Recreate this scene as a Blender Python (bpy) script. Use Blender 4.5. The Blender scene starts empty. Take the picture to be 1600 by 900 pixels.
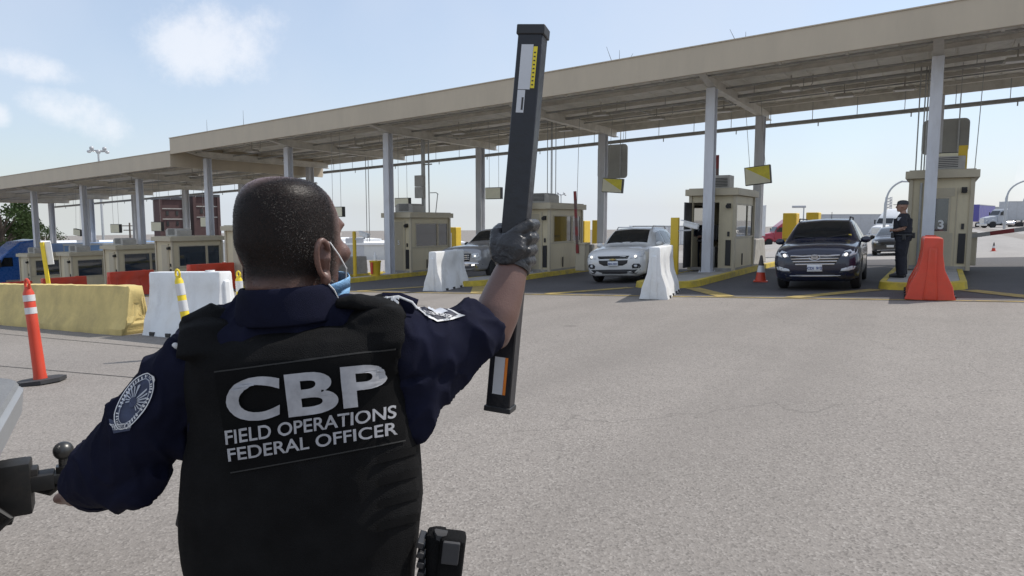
import bpy, bmesh, math, random
from mathutils import Vector, Matrix, noise
random.seed(7)
R = math.radians
SC = bpy.context.scene
COL = SC.collection

# ------------------------------------------------------------------ camera, sky, sun, exposure
CAM_H, YAW, PITCH = 1.38, R(32.3), math.atan(105 / 1060)
cd = bpy.data.cameras.new('camera'); cam = bpy.data.objects.new('camera', cd); COL.objects.link(cam)
cd.sensor_width = 36; cd.lens = 36 * 1060 / 1600; cd.clip_start = 0.05; cd.clip_end = 4000
cam.location = (0, 0, CAM_H); cam.rotation_euler = (math.pi / 2 - PITCH, 0, YAW)
SC.camera = cam
SUN_DIR = Vector((0.42, 0.62, 1.0)).normalized()
SUN_EL, SUN_AZ = math.asin(SUN_DIR.z), math.atan2(SUN_DIR.x, SUN_DIR.y)
sd = bpy.data.lights.new('sun', 'SUN'); sd.energy = 3.6; sd.angle = R(0.6); sd.color = (1, .95, .88)
sun = bpy.data.objects.new('sun', sd); COL.objects.link(sun)
sun.rotation_euler = (-SUN_DIR).to_track_quat('-Z', 'Y').to_euler(); sun.location = (20, 20, 60)
SC.view_settings.view_transform = 'Standard'; SC.view_settings.look = 'None'
SC.view_settings.exposure = 0.2; SC.view_settings.gamma = 1.0; SC.view_settings.use_curve_mapping = False
SC.cycles.max_bounces = 8; SC.cycles.diffuse_bounces = 4; SC.cycles.transparent_max_bounces = 12
SC.cycles.use_denoising = True

def ray_dir(px, py):                      # direction of a viewing ray (1600x900 photograph coordinates)
    fw = Vector((-math.sin(YAW) * math.cos(PITCH), math.cos(YAW) * math.cos(PITCH), -math.sin(PITCH)))
    r = Vector((math.cos(YAW), math.sin(YAW), 0)); u = r.cross(fw)
    return (fw + r * ((px - 800) / 1060) + u * ((450 - py) / 1060))

w = bpy.data.worlds.new('World'); SC.world = w; w.use_nodes = True
nt = w.node_tree; nt.nodes.clear()
def wn(t, **k):
    n = nt.nodes.new(t)
    for a, b in k.items(): setattr(n, a, b)
    return n
out = wn('ShaderNodeOutputWorld'); bg = wn('ShaderNodeBackground'); bg.inputs[1].default_value = 0.14
sky = wn('ShaderNodeTexSky', sky_type='NISHITA'); sky.sun_disc = False
sky.sun_elevation = SUN_EL; sky.sun_rotation = SUN_AZ
sky.air_density = 1.15; sky.dust_density = 1.2; sky.ozone_density = 2.0; sky.altitude = 150
geo = wn('ShaderNodeTexCoord')
def cloud(px, py, rx, ry, tilt=0.0):
    """a soft elliptical region of the sky dome in which the cloud noise may show"""
    d = ray_dir(px, py).normalized()
    e = d.cross(Vector((0, 0, 1))).normalized(); n2 = e.cross(d)
    ee = e * math.cos(tilt) + n2 * math.sin(tilt); nn = n2 * math.cos(tilt) - e * math.sin(tilt)
    outs = []
    for ax, s in ((ee, rx), (nn, ry)):
        dp = wn('ShaderNodeVectorMath', operation='DOT_PRODUCT'); dp.inputs[1].default_value = ax
        nt.links.new(geo.outputs['Generated'], dp.inputs[0])
        m = wn('ShaderNodeMath', operation='DIVIDE'); m.inputs[1].default_value = s
        nt.links.new(dp.outputs['Value'], m.inputs[0])
        q = wn('ShaderNodeMath', operation='MULTIPLY'); nt.links.new(m.outputs[0], q.inputs[0]); nt.links.new(m.outputs[0], q.inputs[1])
        outs.append(q)
    a = wn('ShaderNodeMath', operation='ADD'); nt.links.new(outs[0].outputs[0], a.inputs[0]); nt.links.new(outs[1].outputs[0], a.inputs[1])
    s = wn('ShaderNodeMath', operation='SUBTRACT'); s.inputs[0].default_value = 1.0; nt.links.new(a.outputs[0], s.inputs[1])
    dp = wn('ShaderNodeVectorMath', operation='DOT_PRODUCT'); dp.inputs[1].default_value = d
    nt.links.new(geo.outputs['Generated'], dp.inputs[0])
    g = wn('ShaderNodeMath', operation='GREATER_THAN'); g.inputs[1].default_value = 0.3; nt.links.new(dp.outputs['Value'], g.inputs[0])
    m = wn('ShaderNodeMath', operation='MULTIPLY'); nt.links.new(s.outputs[0], m.inputs[0]); nt.links.new(g.outputs[0], m.inputs[1])
    mx = wn('ShaderNodeMath', operation='MAXIMUM'); mx.inputs[1].default_value = -1.5; nt.links.new(m.outputs[0], mx.inputs[0])
    return mx
blobs = [cloud(332, 70, .088, .055, .05), cloud(50, 102, .05, .018, -.15), cloud(130, 182, .06, .026, -.3),
         cloud(0, 180, .012, .014)]
cur = blobs[0]
for b in blobs[1:]:
    m = wn('ShaderNodeMath', operation='MAXIMUM'); nt.links.new(cur.outputs[0], m.inputs[0]); nt.links.new(b.outputs[0], m.inputs[1]); cur = m
nz = wn('ShaderNodeTexNoise'); nz.inputs['Scale'].default_value = 11; nz.inputs['Detail'].default_value = 9; nz.inputs['Roughness'].default_value = .66
nt.links.new(geo.outputs['Generated'], nz.inputs['Vector'])
mm = wn('ShaderNodeMath', operation='MULTIPLY_ADD'); mm.inputs[1].default_value = 4.6; mm.inputs[2].default_value = -2.35
nt.links.new(nz.outputs['Fac'], mm.inputs[0])
ad = wn('ShaderNodeMath', operation='ADD'); nt.links.new(cur.outputs[0], ad.inputs[0]); nt.links.new(mm.outputs[0], ad.inputs[1])
mr = wn('ShaderNodeMapRange', interpolation_type='SMOOTHSTEP'); mr.inputs['From Min'].default_value = -.45; mr.inputs['From Max'].default_value = 1.35
mr.inputs['To Max'].default_value = .62
nt.links.new(ad.outputs[0], mr.inputs['Value'])
# thin high haze everywhere: a broad noise that whitens the blue unevenly
nz2 = wn('ShaderNodeTexNoise'); nz2.inputs['Scale'].default_value = 2.6; nz2.inputs['Detail'].default_value = 6
nt.links.new(geo.outputs['Generated'], nz2.inputs['Vector'])
mr2 = wn('ShaderNodeMapRange'); mr2.inputs['From Min'].default_value = .3; mr2.inputs['From Max'].default_value = .75
mr2.inputs['To Min'].default_value = .42; mr2.inputs['To Max'].default_value = .85
nt.links.new(nz2.outputs['Fac'], mr2.inputs['Value'])
hz = wn('ShaderNodeMixRGB'); hz.inputs[2].default_value = (4.35, 4.85, 5.75, 1)
sx_ = wn('ShaderNodeSeparateXYZ'); nt.links.new(geo.outputs['Generated'], sx_.inputs[0])
mz = wn('ShaderNodeMath', operation='MAXIMUM'); mz.inputs[1].default_value = .02; nt.links.new(sx_.outputs['Z'], mz.inputs[0])
cx_ = wn('ShaderNodeCombineXYZ'); nt.links.new(sx_.outputs['X'], cx_.inputs['X']); nt.links.new(sx_.outputs['Y'], cx_.inputs['Y']); nt.links.new(mz.outputs[0], cx_.inputs['Z'])
nt.links.new(cx_.outputs[0], sky.inputs[0])
nt.links.new(mr2.outputs[0], hz.inputs[0]); nt.links.new(sky.outputs[0], hz.inputs[1])
mix = wn('ShaderNodeMixRGB'); mix.inputs[2].default_value = (6.3, 6.35, 6.6, 1)
nt.links.new(mr.outputs[0], mix.inputs[0]); nt.links.new(hz.outputs[0], mix.inputs[1])
nt.links.new(mix.outputs[0], bg.inputs[0]); nt.links.new(bg.outputs[0], out.inputs[0])

# ------------------------------------------------------------------ helpers
def ground_z(x, y):
    """the plaza falls gently to the left, dips a little where the photographer stands"""
    if x > -18: z = .045 * min(x, 30)
    elif x > -41: z = -.81 + .09 * (x + 18)
    else: z = -2.88 + .04 * (max(x, -60) + 41)
    if y > 24: z -= .012 * (min(y, 160) - 24) * max(0, min(1, (5 - x) / 15))
    d = math.hypot(x, y)
    if d > 100:                                          # beyond the yard the land falls away to the left
        a = math.degrees(math.atan2(-x, max(y, .01))); f = max(0, min(1, (a - 6) / 18)); z -= .055 * (min(d, 900) - 100) * f
    d2 = (x + .5) ** 2 + (y - .6) ** 2
    return z - .24 * math.exp(-d2 / 4.2)

MATS = {}
def mat(name, col, rough=.6, metal=0.0, var=.12, scale=6.0, bump=0.0, bscale=None, spec=.5, dirt=None, dscale=3.0, damt=.5, coat=0.0, sheen=0.0, emit=None, stretch=None):
    if name in MATS: return MATS[name]
    m = bpy.data.materials.new(name); m.use_nodes = True; t = m.node_tree; b = t.nodes['Principled BSDF']
    b.inputs['Roughness'].default_value = rough; b.inputs['Metallic'].default_value = metal
    b.inputs['Specular IOR Level'].default_value = spec; b.inputs['Coat Weight'].default_value = coat; b.inputs['Coat Roughness'].default_value = .04
    if sheen: b.inputs['Sheen Weight'].default_value = sheen
    tc = t.nodes.new('ShaderNodeTexCoord'); vec = tc.outputs['Object']
    if stretch:
        mp = t.nodes.new('ShaderNodeMapping'); mp.inputs['Scale'].default_value = stretch; t.links.new(vec, mp.inputs[0]); vec = mp.outputs[0]
    n = t.nodes.new('ShaderNodeTexNoise'); n.inputs['Scale'].default_value = scale; n.inputs['Detail'].default_value = 6; n.inputs['Roughness'].default_value = .62
    t.links.new(vec, n.inputs['Vector'])
    cr = t.nodes.new('ShaderNodeValToRGB'); e = cr.color_ramp.elements
    e[0].position = .3; e[1].position = .7
    e[0].color = tuple(c * (1 - var) for c in col) + (1,); e[1].color = tuple(min(1, c * (1 + var)) for c in col) + (1,)
    t.links.new(n.outputs['Fac'], cr.inputs[0]); cout = cr.outputs[0]
    if dirt:
        n2 = t.nodes.new('ShaderNodeTexNoise'); n2.inputs['Scale'].default_value = dscale; n2.inputs['Detail'].default_value = 8; n2.inputs['Roughness'].default_value = .7
        t.links.new(vec, n2.inputs['Vector'])
        mr = t.nodes.new('ShaderNodeMapRange'); mr.inputs['From Min'].default_value = .48; mr.inputs['From Max'].default_value = .72; mr.inputs['To Max'].default_value = damt
        t.links.new(n2.outputs['Fac'], mr.inputs['Value'])
        mx = t.nodes.new('ShaderNodeMixRGB'); mx.inputs[2].default_value = tuple(dirt) + (1,)
        t.links.new(mr.outputs[0], mx.inputs[0]); t.links.new(cout, mx.inputs[1]); cout = mx.outputs[0]
    t.links.new(cout, b.inputs['Base Color'])
    rr = t.nodes.new('ShaderNodeMapRange'); rr.inputs['To Min'].default_value = max(0, rough - .08); rr.inputs['To Max'].default_value = min(1, rough + .08)
    t.links.new(n.outputs['Fac'], rr.inputs['Value']); t.links.new(rr.outputs[0], b.inputs['Roughness'])
    if bump:
        n3 = t.nodes.new('ShaderNodeTexNoise'); n3.inputs['Scale'].default_value = bscale or scale * 6; n3.inputs['Detail'].default_value = 5
        t.links.new(vec, n3.inputs['Vector'])
        bp = t.nodes.new('ShaderNodeBump'); bp.inputs['Strength'].default_value = bump; bp.inputs['Distance'].default_value = .01
        t.links.new(n3.outputs['Fac'], bp.inputs['Height']); t.links.new(bp.outputs[0], b.inputs['Normal'])
    if emit:
        b.inputs['Emission Color'].default_value = tuple(emit[:3]) + (1,); b.inputs['Emission Strength'].default_value = emit[3]
    MATS[name] = m
    return m

def glass(name, tint=(.02, .025, .03), see=.3):
    if name in MATS: return MATS[name]
    m = bpy.data.materials.new(name); m.use_nodes = True; t = m.node_tree; t.nodes.clear()
    o = t.nodes.new('ShaderNodeOutputMaterial'); p = t.nodes.new('ShaderNodeBsdfPrincipled')
    p.inputs['Base Color'].default_value = tint + (1,); p.inputs['Roughness'].default_value = .04; p.inputs['IOR'].default_value = 1.7; p.inputs['Coat Weight'].default_value = 1; p.inputs['Coat IOR'].default_value = 1.6; p.inputs['Coat Roughness'].default_value = .03
    tr = t.nodes.new('ShaderNodeBsdfTransparent'); tr.inputs[0].default_value = (.55, .6, .58, 1)
    fr = t.nodes.new('ShaderNodeFresnel'); fr.inputs[0].default_value = 1.5
    mr = t.nodes.new('ShaderNodeMapRange'); mr.inputs['To Min'].default_value = 1 - see; mr.inputs['To Max'].default_value = 1.0
    t.links.new(fr.outputs[0], mr.inputs['Value'])
    mx = t.nodes.new('ShaderNodeMixShader'); t.links.new(mr.outputs[0], mx.inputs[0]); t.links.new(tr.outputs[0], mx.inputs[1]); t.links.new(p.outputs[0], mx.inputs[2])
    t.links.new(mx.outputs[0], o.inputs[0]); MATS[name] = m
    return m

class MB:
    """collects shapes for ONE mesh object"""
    def __init__(s): s.bm = bmesh.new()
    def poly(s, pts): 
        return s.bm.faces.new([s.bm.verts.new(p) for p in pts])
    def box(s, c, d, rot=None, taper=1.0, bevel=0.0):
        vs = []
        for z in (-.5, .5):
            k = taper if z > 0 else 1
            for x, y in ((-.5, -.5), (.5, -.5), (.5, .5), (-.5, .5)):
                v = Vector((x * d[0] * k, y * d[1] * k, z * d[2]))
                if rot is not None: v = rot @ v
                vs.append(s.bm.verts.new(v + Vector(c)))
        fs = [s.bm.faces.new([vs[i] for i in f]) for f in ((3, 2, 1, 0), (4, 5, 6, 7), (0, 1, 5, 4), (1, 2, 6, 5), (2, 3, 7, 6), (3, 0, 4, 7))]
        if bevel:
            es = {e for f in fs for e in f.edges}
            bmesh.ops.bevel(s.bm, geom=list(es), offset=bevel, segments=2, affect='EDGES', profile=.6)
        return s
    def span(s, a, b, bevel=0.0):                     # box from corner to corner
        return s.box([(a[i] + b[i]) / 2 for i in range(3)], [abs(b[i] - a[i]) for i in range(3)], bevel=bevel)
    def bar(s, p, q, wdt, h=None, up=(0, 0, 1)):       # rectangular bar between two points
        p, q = Vector(p), Vector(q); h = h or wdt; d = q - p; L = d.length; d.normalize()
        x = d.cross(Vector(up)); x = x.normalized() if x.length > 1e-4 else Vector((1, 0, 0)); z = x.cross(d)
        return s.box((p + q) / 2, (wdt, L, h), Matrix((x, d, z)).transposed())
    def cyl(s, p, q, r, r2=None, n=12, caps=True):
        return s.tube([p, q], [r, r if r2 is None else r2], n, caps)
    def ring(s, c, x, y, rx, ry, n, pw=2.0):
        out = []
        for i in range(n):
            a = 2 * math.pi * i / n; ca, sa = math.cos(a), math.sin(a)
            kx = math.copysign(abs(ca) ** (2 / pw), ca); ky = math.copysign(abs(sa) ** (2 / pw), sa)
            out.append(s.bm.verts.new(Vector(c) + x * (rx * kx) + y * (ry * ky)))
        return out
    def bridge(s, rings, caps=True, closed=False):
        n = len(rings[0])
        for a, b in zip(rings, rings[1:]):
            for i in range(n): s.bm.faces.new((a[i], a[(i + 1) % n], b[(i + 1) % n], b[i]))
        if closed:
            a, b = rings[-1], rings[0]
            for i in range(n): s.bm.faces.new((a[i], a[(i + 1) % n], b[(i + 1) % n], b[i]))
        elif caps:
            s.bm.faces.new(rings[0][::-1]); s.bm.faces.new(rings[-1])
        return s
    def tube(s, pts, rad, n=10, caps=True, up=None):
        pts = [Vector(p) for p in pts]
        if not isinstance(rad, (list, tuple)): rad = [rad] * len(pts)
        rings = []; x0 = None
        for i, p in enumerate(pts):
            d = (pts[min(i + 1, len(pts) - 1)] - pts[max(i - 1, 0)]).normalized()
            if x0 is None:
                u = Vector(up) if up else (Vector((0, 0, 1)) if abs(d.z) < .9 else Vector((0, 1, 0)))
                x = u.cross(d).normalized()
            else:
                x = (x0 - d * x0.dot(d)).normalized()
            x0 = x; y = d.cross(x); r = rad[i]
            rx, ry = r if isinstance(r, (list, tuple)) else (r, r)
            rings.append(s.ring(p, x, y, rx, ry, n))
        return s.bridge(rings, caps)
    def lathe(s, prof, c=(0, 0, 0), n=16, axis='Z'):
        c = Vector(c); X, Y, Z = Vector((1, 0, 0)), Vector((0, 1, 0)), Vector((0, 0, 1))
        if axis == 'X': X, Y, Z = Y, Z, X
        if axis == 'Y': X, Y, Z = Z, X, Y
        rings = [s.ring(c + Z * z, X, Y, max(r, 1e-4), max(r, 1e-4), n) for r, z in prof]
        return s.bridge(rings, True)
    def prism(s, outline, axis, a, b):                 # 2-D outline pushed along an axis from a to b
        def P(u, v, t): return {'X': (t, u, v), 'Y': (u, t, v), 'Z': (u, v, t)}[axis]
        r0 = [s.bm.verts.new(P(u, v, a)) for u, v in outline]; r1 = [s.bm.verts.new(P(u, v, b)) for u, v in outline]
        return s.bridge([r0, r1])
    def sphere(s, c, r, n=12, sq=(1, 1, 1), rot=None):
        m = Matrix.Translation(c) @ (rot.to_4x4() if rot is not None else Matrix.Identity(4)) @ Matrix.Diagonal((r * sq[0], r * sq[1], r * sq[2], 1))
        bmesh.ops.create_uvsphere(s.bm, u_segments=n, v_segments=max(6, n * 2 // 3), radius=1, matrix=m); return s
    def build(s, name, m, parent=None, smooth=False, bevel=0.0, seg=2, sub=0, angle=35, solid=0.0, recalc=True):
        if recalc: bmesh.ops.recalc_face_normals(s.bm, faces=s.bm.faces)
        me = bpy.data.meshes.new(name); s.bm.to_mesh(me); s.bm.free()
        o = bpy.data.objects.new(name, me); COL.objects.link(o)
        if m is not None: me.materials.append(m)
        if parent is not None: o.parent = parent
        if smooth or bevel or sub:
            for p in me.polygons: p.use_smooth = True
        if solid:
            md = o.modifiers.new('solid', 'SOLIDIFY'); md.thickness = solid; md.offset = 0
        if bevel:
            md = o.modifiers.new('bevel', 'BEVEL'); md.width = bevel; md.segments = seg; md.limit_method = 'ANGLE'; md.angle_limit = R(40)
        if sub:
            md = o.modifiers.new('sub', 'SUBSURF'); md.levels = sub; md.render_levels = sub
        elif smooth or bevel:
            try: me.set_sharp_from_angle(angle=R(angle))
            except Exception: pass
        return o

def tag(o, label, cat, group=None, kind=None):
    if label: o['label'] = label
    if cat: o['category'] = cat
    if group: o['group'] = group
    if kind: o['kind'] = kind
    return o
def thing(name, label, cat, loc=(0, 0, 0), rz=0.0, group=None, rot=None):
    o = bpy.data.objects.new(name, None); COL.objects.link(o); o.empty_display_size = .2
    o.location = loc; o.rotation_euler = rot or (0, 0, rz)
    return tag(o, label, cat, group)
def structure(o): o['kind'] = 'structure'; return o
def copy_thing(o, label=None, loc=None, rz=None, parent=None):
    c = o.copy(); COL.objects.link(c)
    if parent is not None: c.parent = parent
    for ch in list(o.children): copy_thing(ch, parent=c)
    if label: c['label'] = label
    if loc is not None: c.location = loc
    if rz is not None: c.rotation_euler = (0, 0, rz)
    return c
def text_part(name, body, m, parent, loc, rot, size, extrude=.004, bold=0.0, align='CENTER', spacing=1.0, sx=1.0):
    cu = bpy.data.curves.new(name, 'FONT'); cu.body = body; cu.size = size; cu.extrude = extrude; cu.offset = bold; cu.align_x = align; cu.align_y = 'CENTER'
    cu.space_character = spacing
    o = bpy.data.objects.new(name, cu); COL.objects.link(o)
    dg = bpy.context.evaluated_depsgraph_get(); me = bpy.data.meshes.new_from_object(o.evaluated_get(dg))
    bpy.data.objects.remove(o)
    o = bpy.data.objects.new(name, me); COL.objects.link(o); me.materials.clear(); me.materials.append(m)
    if parent: o.parent = parent
    o.location = loc; o.rotation_euler = rot; o.scale = (sx, 1, 1)
    return o
# ------------------------------------------------------------------ materials of the place
def asphalt(name, c0, c1, chip, crack=True, chipamt=.5):
    m = bpy.data.materials.new(name); m.use_nodes = True; t = m.node_tree; b = t.nodes['Principled BSDF']
    b.inputs['Roughness'].default_value = .85; b.inputs['Specular IOR Level'].default_value = .3
    tc = t.nodes.new('ShaderNodeTexCoord'); L = t.links.new
    def nz(sc, det=4, ro=.6):
        n = t.nodes.new('ShaderNodeTexNoise'); n.inputs['Scale'].default_value = sc; n.inputs['Detail'].default_value = det; n.inputs['Roughness'].default_value = ro
        L(tc.outputs['Object'], n.inputs['Vector']); return n.outputs['Fac']
    def ramp(f, a, bb, ca, cb):
        r = t.nodes.new('ShaderNodeMapRange'); r.inputs['From Min'].default_value = a; r.inputs['From Max'].default_value = bb
        r.inputs['To Min'].default_value = ca; r.inputs['To Max'].default_value = cb; L(f, r.inputs['Value']); return r.outputs[0]
    def mixc(f, a, bcol):
        x = t.nodes.new('ShaderNodeMixRGB'); L(f, x.inputs[0])
        for i, q in ((1, a), (2, bcol)):
            if isinstance(q, tuple): x.inputs[i].default_value = q + (1,)
            else: L(q, x.inputs[i])
        return x.outputs[0]
    big = mixc(ramp(nz(.35, 6, .65), .35, .68, 0, 1), c0, c1)
    med = mixc(ramp(nz(2.2, 6, .7), .42, .75, 0, .35), big, tuple(c * .72 for c in c0))
    # stone chips of the aggregate, light and dark
    v = t.nodes.new('ShaderNodeTexVoronoi'); v.inputs['Scale'].default_value = 88; L(tc.outputs['Object'], v.inputs['Vector'])
    sep = t.nodes.new('ShaderNodeSeparateColor'); L(v.outputs['Color'], sep.inputs[0])
    li = mixc(ramp(sep.outputs[0], .66, .95, 0, chipamt), med, chip)
    da = mixc(ramp(sep.outputs[1], .62, .95, 0, .55), li, tuple(c * .3 for c in c0))
    fin = mixc(ramp(nz(170, 2), .3, .7, 0, .3), da, tuple(c * .6 for c in c0))
    # drip and tyre stains
    fin = mixc(ramp(nz(.9, 8, .75), .62, .74, 0, .35), fin, tuple(c * .45 for c in c0))
    mpp = t.nodes.new('ShaderNodeMapping'); mpp.inputs['Scale'].default_value = (.75, .07, 1); mpp.inputs['Rotation'].default_value = (0, 0, .12); L(tc.outputs['Object'], mpp.inputs[0])
    tn = t.nodes.new('ShaderNodeTexNoise'); tn.inputs['Scale'].default_value = 1; tn.inputs['Detail'].default_value = 5; L(mpp.outputs[0], tn.inputs['Vector'])
    fin = mixc(ramp(tn.outputs['Fac'], .5, .68, 0, .42), fin, tuple(c * .62 for c in c0))
    sp = t.nodes.new('ShaderNodeTexVoronoi'); sp.inputs['Scale'].default_value = .55; L(tc.outputs['Object'], sp.inputs['Vector'])
    fin = mixc(ramp(sp.outputs['Distance'], .04, .1, .5, 0), fin, tuple(c * .4 for c in c0))
    if crack:
        vc = t.nodes.new('ShaderNodeTexVoronoi'); vc.feature = 'DISTANCE_TO_EDGE'; vc.inputs['Scale'].default_value = .1
        mp = t.nodes.new('ShaderNodeVectorMath'); mp.operation = 'ADD'
        nn = t.nodes.new('ShaderNodeTexNoise'); nn.inputs['Scale'].default_value = 1.1; nn.inputs['Detail'].default_value = 5; L(tc.outputs['Object'], nn.inputs['Vector'])
        sc = t.nodes.new('ShaderNodeVectorMath'); sc.operation = 'SCALE'; sc.inputs['Scale'].default_value = .9; L(nn.outputs['Color'], sc.inputs[0])
        L(tc.outputs['Object'], mp.inputs[0]); L(sc.outputs[0], mp.inputs[1]); L(mp.outputs[0], vc.inputs['Vector'])
        fin = mixc(ramp(vc.outputs['Distance'], 0, .0011, .4, 0), fin, tuple(c * .35 for c in c0))
    L(fin, b.inputs['Base Color'])
    bp = t.nodes.new('ShaderNodeBump'); bp.inputs['Strength'].default_value = .35; bp.inputs['Distance'].default_value = .006
    L(v.outputs['Distance'], bp.inputs['Height']); L(bp.outputs[0], b.inputs['Normal'])
    return m
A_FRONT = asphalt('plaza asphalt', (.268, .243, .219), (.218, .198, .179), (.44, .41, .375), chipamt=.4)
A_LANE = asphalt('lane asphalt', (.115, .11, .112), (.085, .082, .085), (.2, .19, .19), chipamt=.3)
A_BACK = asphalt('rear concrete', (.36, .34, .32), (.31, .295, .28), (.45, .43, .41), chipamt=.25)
M_TAN = mat('tan painted steel', (.5, .425, .32), .5, var=.06, scale=1.5, dirt=(.4, .34, .26), dscale=1.1, damt=.3, stretch=(1, 1, .3))
M_DECK = mat('roof deck steel', (.76, .74, .68), .5, var=.1, scale=2, dirt=(.32, .28, .23), dscale=1.6, damt=.45)
M_BEAM = mat('beam paint', (.66, .63, .57), .5, var=.1, scale=3, dirt=(.3, .26, .2), dscale=2.5, damt=.35)
M_COLM = mat('column paint', (.62, .63, .66), .5, var=.08, scale=3, dirt=(.33, .3, .27), dscale=4, damt=.35, stretch=(1, 1, .25))
M_PIPE = mat('galvanised pipe', (.36, .36, .35), .45, .35, var=.15, scale=8)
M_BOOTH = mat('booth panel', (.62, .54, .37), .5, var=.05, scale=1.2, dirt=(.31, .26, .19), dscale=2.2, damt=.35, stretch=(1, 1, .35))
M_TRIM = mat('booth trim', (.5, .44, .32), .5, var=.06, scale=3, dirt=(.28, .24, .19), dscale=3, damt=.4)
M_INT = mat('booth interior', (.09, .085, .08), .8)
M_GLASS = glass('booth glass', (.02, .035, .055), .2)
M_BLACK = mat('black plastic', (.018, .018, .02), .45, var=.2)
M_DARK = mat('dark metal', (.05, .05, .052), .5, .3, var=.2)
M_AC = mat('air conditioner', (.42, .4, .36), .5, var=.12, scale=5, dirt=(.22, .2, .18), damt=.5)
M_YEL = mat('traffic yellow', (.68, .46, .03), .5, var=.12, scale=4, dirt=(.3, .22, .08), dscale=4, damt=.4)
M_YKERB = mat('kerb yellow', (.56, .42, .05), .75, var=.2, scale=5, bump=.3, dirt=(.2, .18, .13), dscale=3.5, damt=.75)
M_YLINE = mat('road paint yellow', (.36, .265, .075), .8, var=.2, scale=6, dirt=(.13, .12, .11), dscale=5, damt=.9)
M_CONC = mat('kerb concrete', (.36, .345, .32), .85, var=.15, scale=4, bump=.3, dirt=(.2, .19, .17), damt=.6)
M_WHITE = mat('white plastic', (.74, .75, .75), .45, var=.04, scale=2, dirt=(.5, .48, .44), dscale=2.4, damt=.5)
M_ORANGE = mat('orange plastic', (.58, .055, .024), .42, var=.1, scale=2.5, dirt=(.4, .09, .05), dscale=3, damt=.45)
M_YCONC = mat('yellow concrete', (.6, .47, .19), .85, var=.14, scale=2.5, bump=.45, bscale=30, dirt=(.33, .26, .13), dscale=1.7, damt=.6)
M_REFL = mat('silver reflective', (.62, .62, .62), .35, .1, var=.06)
M_RUB = mat('black rubber', (.03, .03, .032), .75, var=.2)
M_SIGNB = mat('sign back aluminium', (.3, .3, .28), .5, .2, var=.1, scale=2)
M_CREAM = mat('cream sign face', (.85, .8, .6), .5, var=.05)
M_WPAINT = mat('white paint', (.78, .78, .77), .5, var=.04)
M_GALV = mat('lamp pole steel', (.42, .43, .44), .4, .5, var=.1)

# ------------------------------------------------------------------ ground sheets
def sheet(name, xs, ys, m, lift):
    b = MB(); g = [[b.bm.verts.new((x, y, ground_z(x, y) + lift)) for x in xs] for y in ys]
    for j in range(len(ys) - 1):
        for i in range(len(xs) - 1): b.bm.faces.new((g[j][i], g[j][i + 1], g[j + 1][i + 1], g[j + 1][i]))
    return structure(b.build(name, m, smooth=True, recalc=False, angle=180))
def lin(a, b, step): n = max(1, round((b - a) / step)); return [a + (b - a) * i / n for i in range(n + 1)]
LINE_Y = 13.75
sheet('ground', [-2500, -700, -300] + lin(-120, -24, 3) + lin(-22, 14, .5)[0:] + lin(16, 60, 4) + [300, 2500],
      [-400, -100, -40] + lin(-20, -4, 2) + lin(-3.5, 8, .5) + lin(9, 60, 2) + lin(65, 160, 5) + [300, 700, 2500], A_FRONT, 0)
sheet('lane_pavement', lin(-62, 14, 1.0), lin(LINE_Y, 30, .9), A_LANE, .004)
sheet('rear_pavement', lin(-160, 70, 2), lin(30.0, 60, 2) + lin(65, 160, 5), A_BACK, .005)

def strip(b, p, q, wd, lift=.009):
    p, q = Vector((p[0], p[1], 0)), Vector((q[0], q[1], 0)); d = (q - p); L = d.length; d.normalize(); n = Vector((-d.y, d.x, 0)) * wd / 2
    k = max(1, int(L / .8)); prev = None
    for i in range(k + 1):
        c = p + d * (L * i / k); row = []
        for s in (-1, 1):
            v = c + n * s; row.append(b.bm.verts.new((v.x, v.y, ground_z(v.x, v.y) + lift)))
        if prev: b.bm.faces.new((prev[0], prev[1], row[1], row[0]))
        prev = row
IX = [-47.1, -41.15, -35.4, -29.5, -23.8, -18.1, -11.95, -5.75, -.3]        # the nine booth islands
b = MB(); strip(b, (-60, LINE_Y + .1), (12, LINE_Y + .1), .12); structure(b.build('lane_line', M_YLINE, recalc=False))
b = MB()
for x in IX:
    strip(b, (x - .78, 15.9), (x - 2.1, LINE_Y + .2), .36, .013); strip(b, (x + .78, 15.9), (x + 2.1, LINE_Y + .2), .36, .013)
structure(b.build('hatch_marking', M_YLINE, recalc=False))

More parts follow.
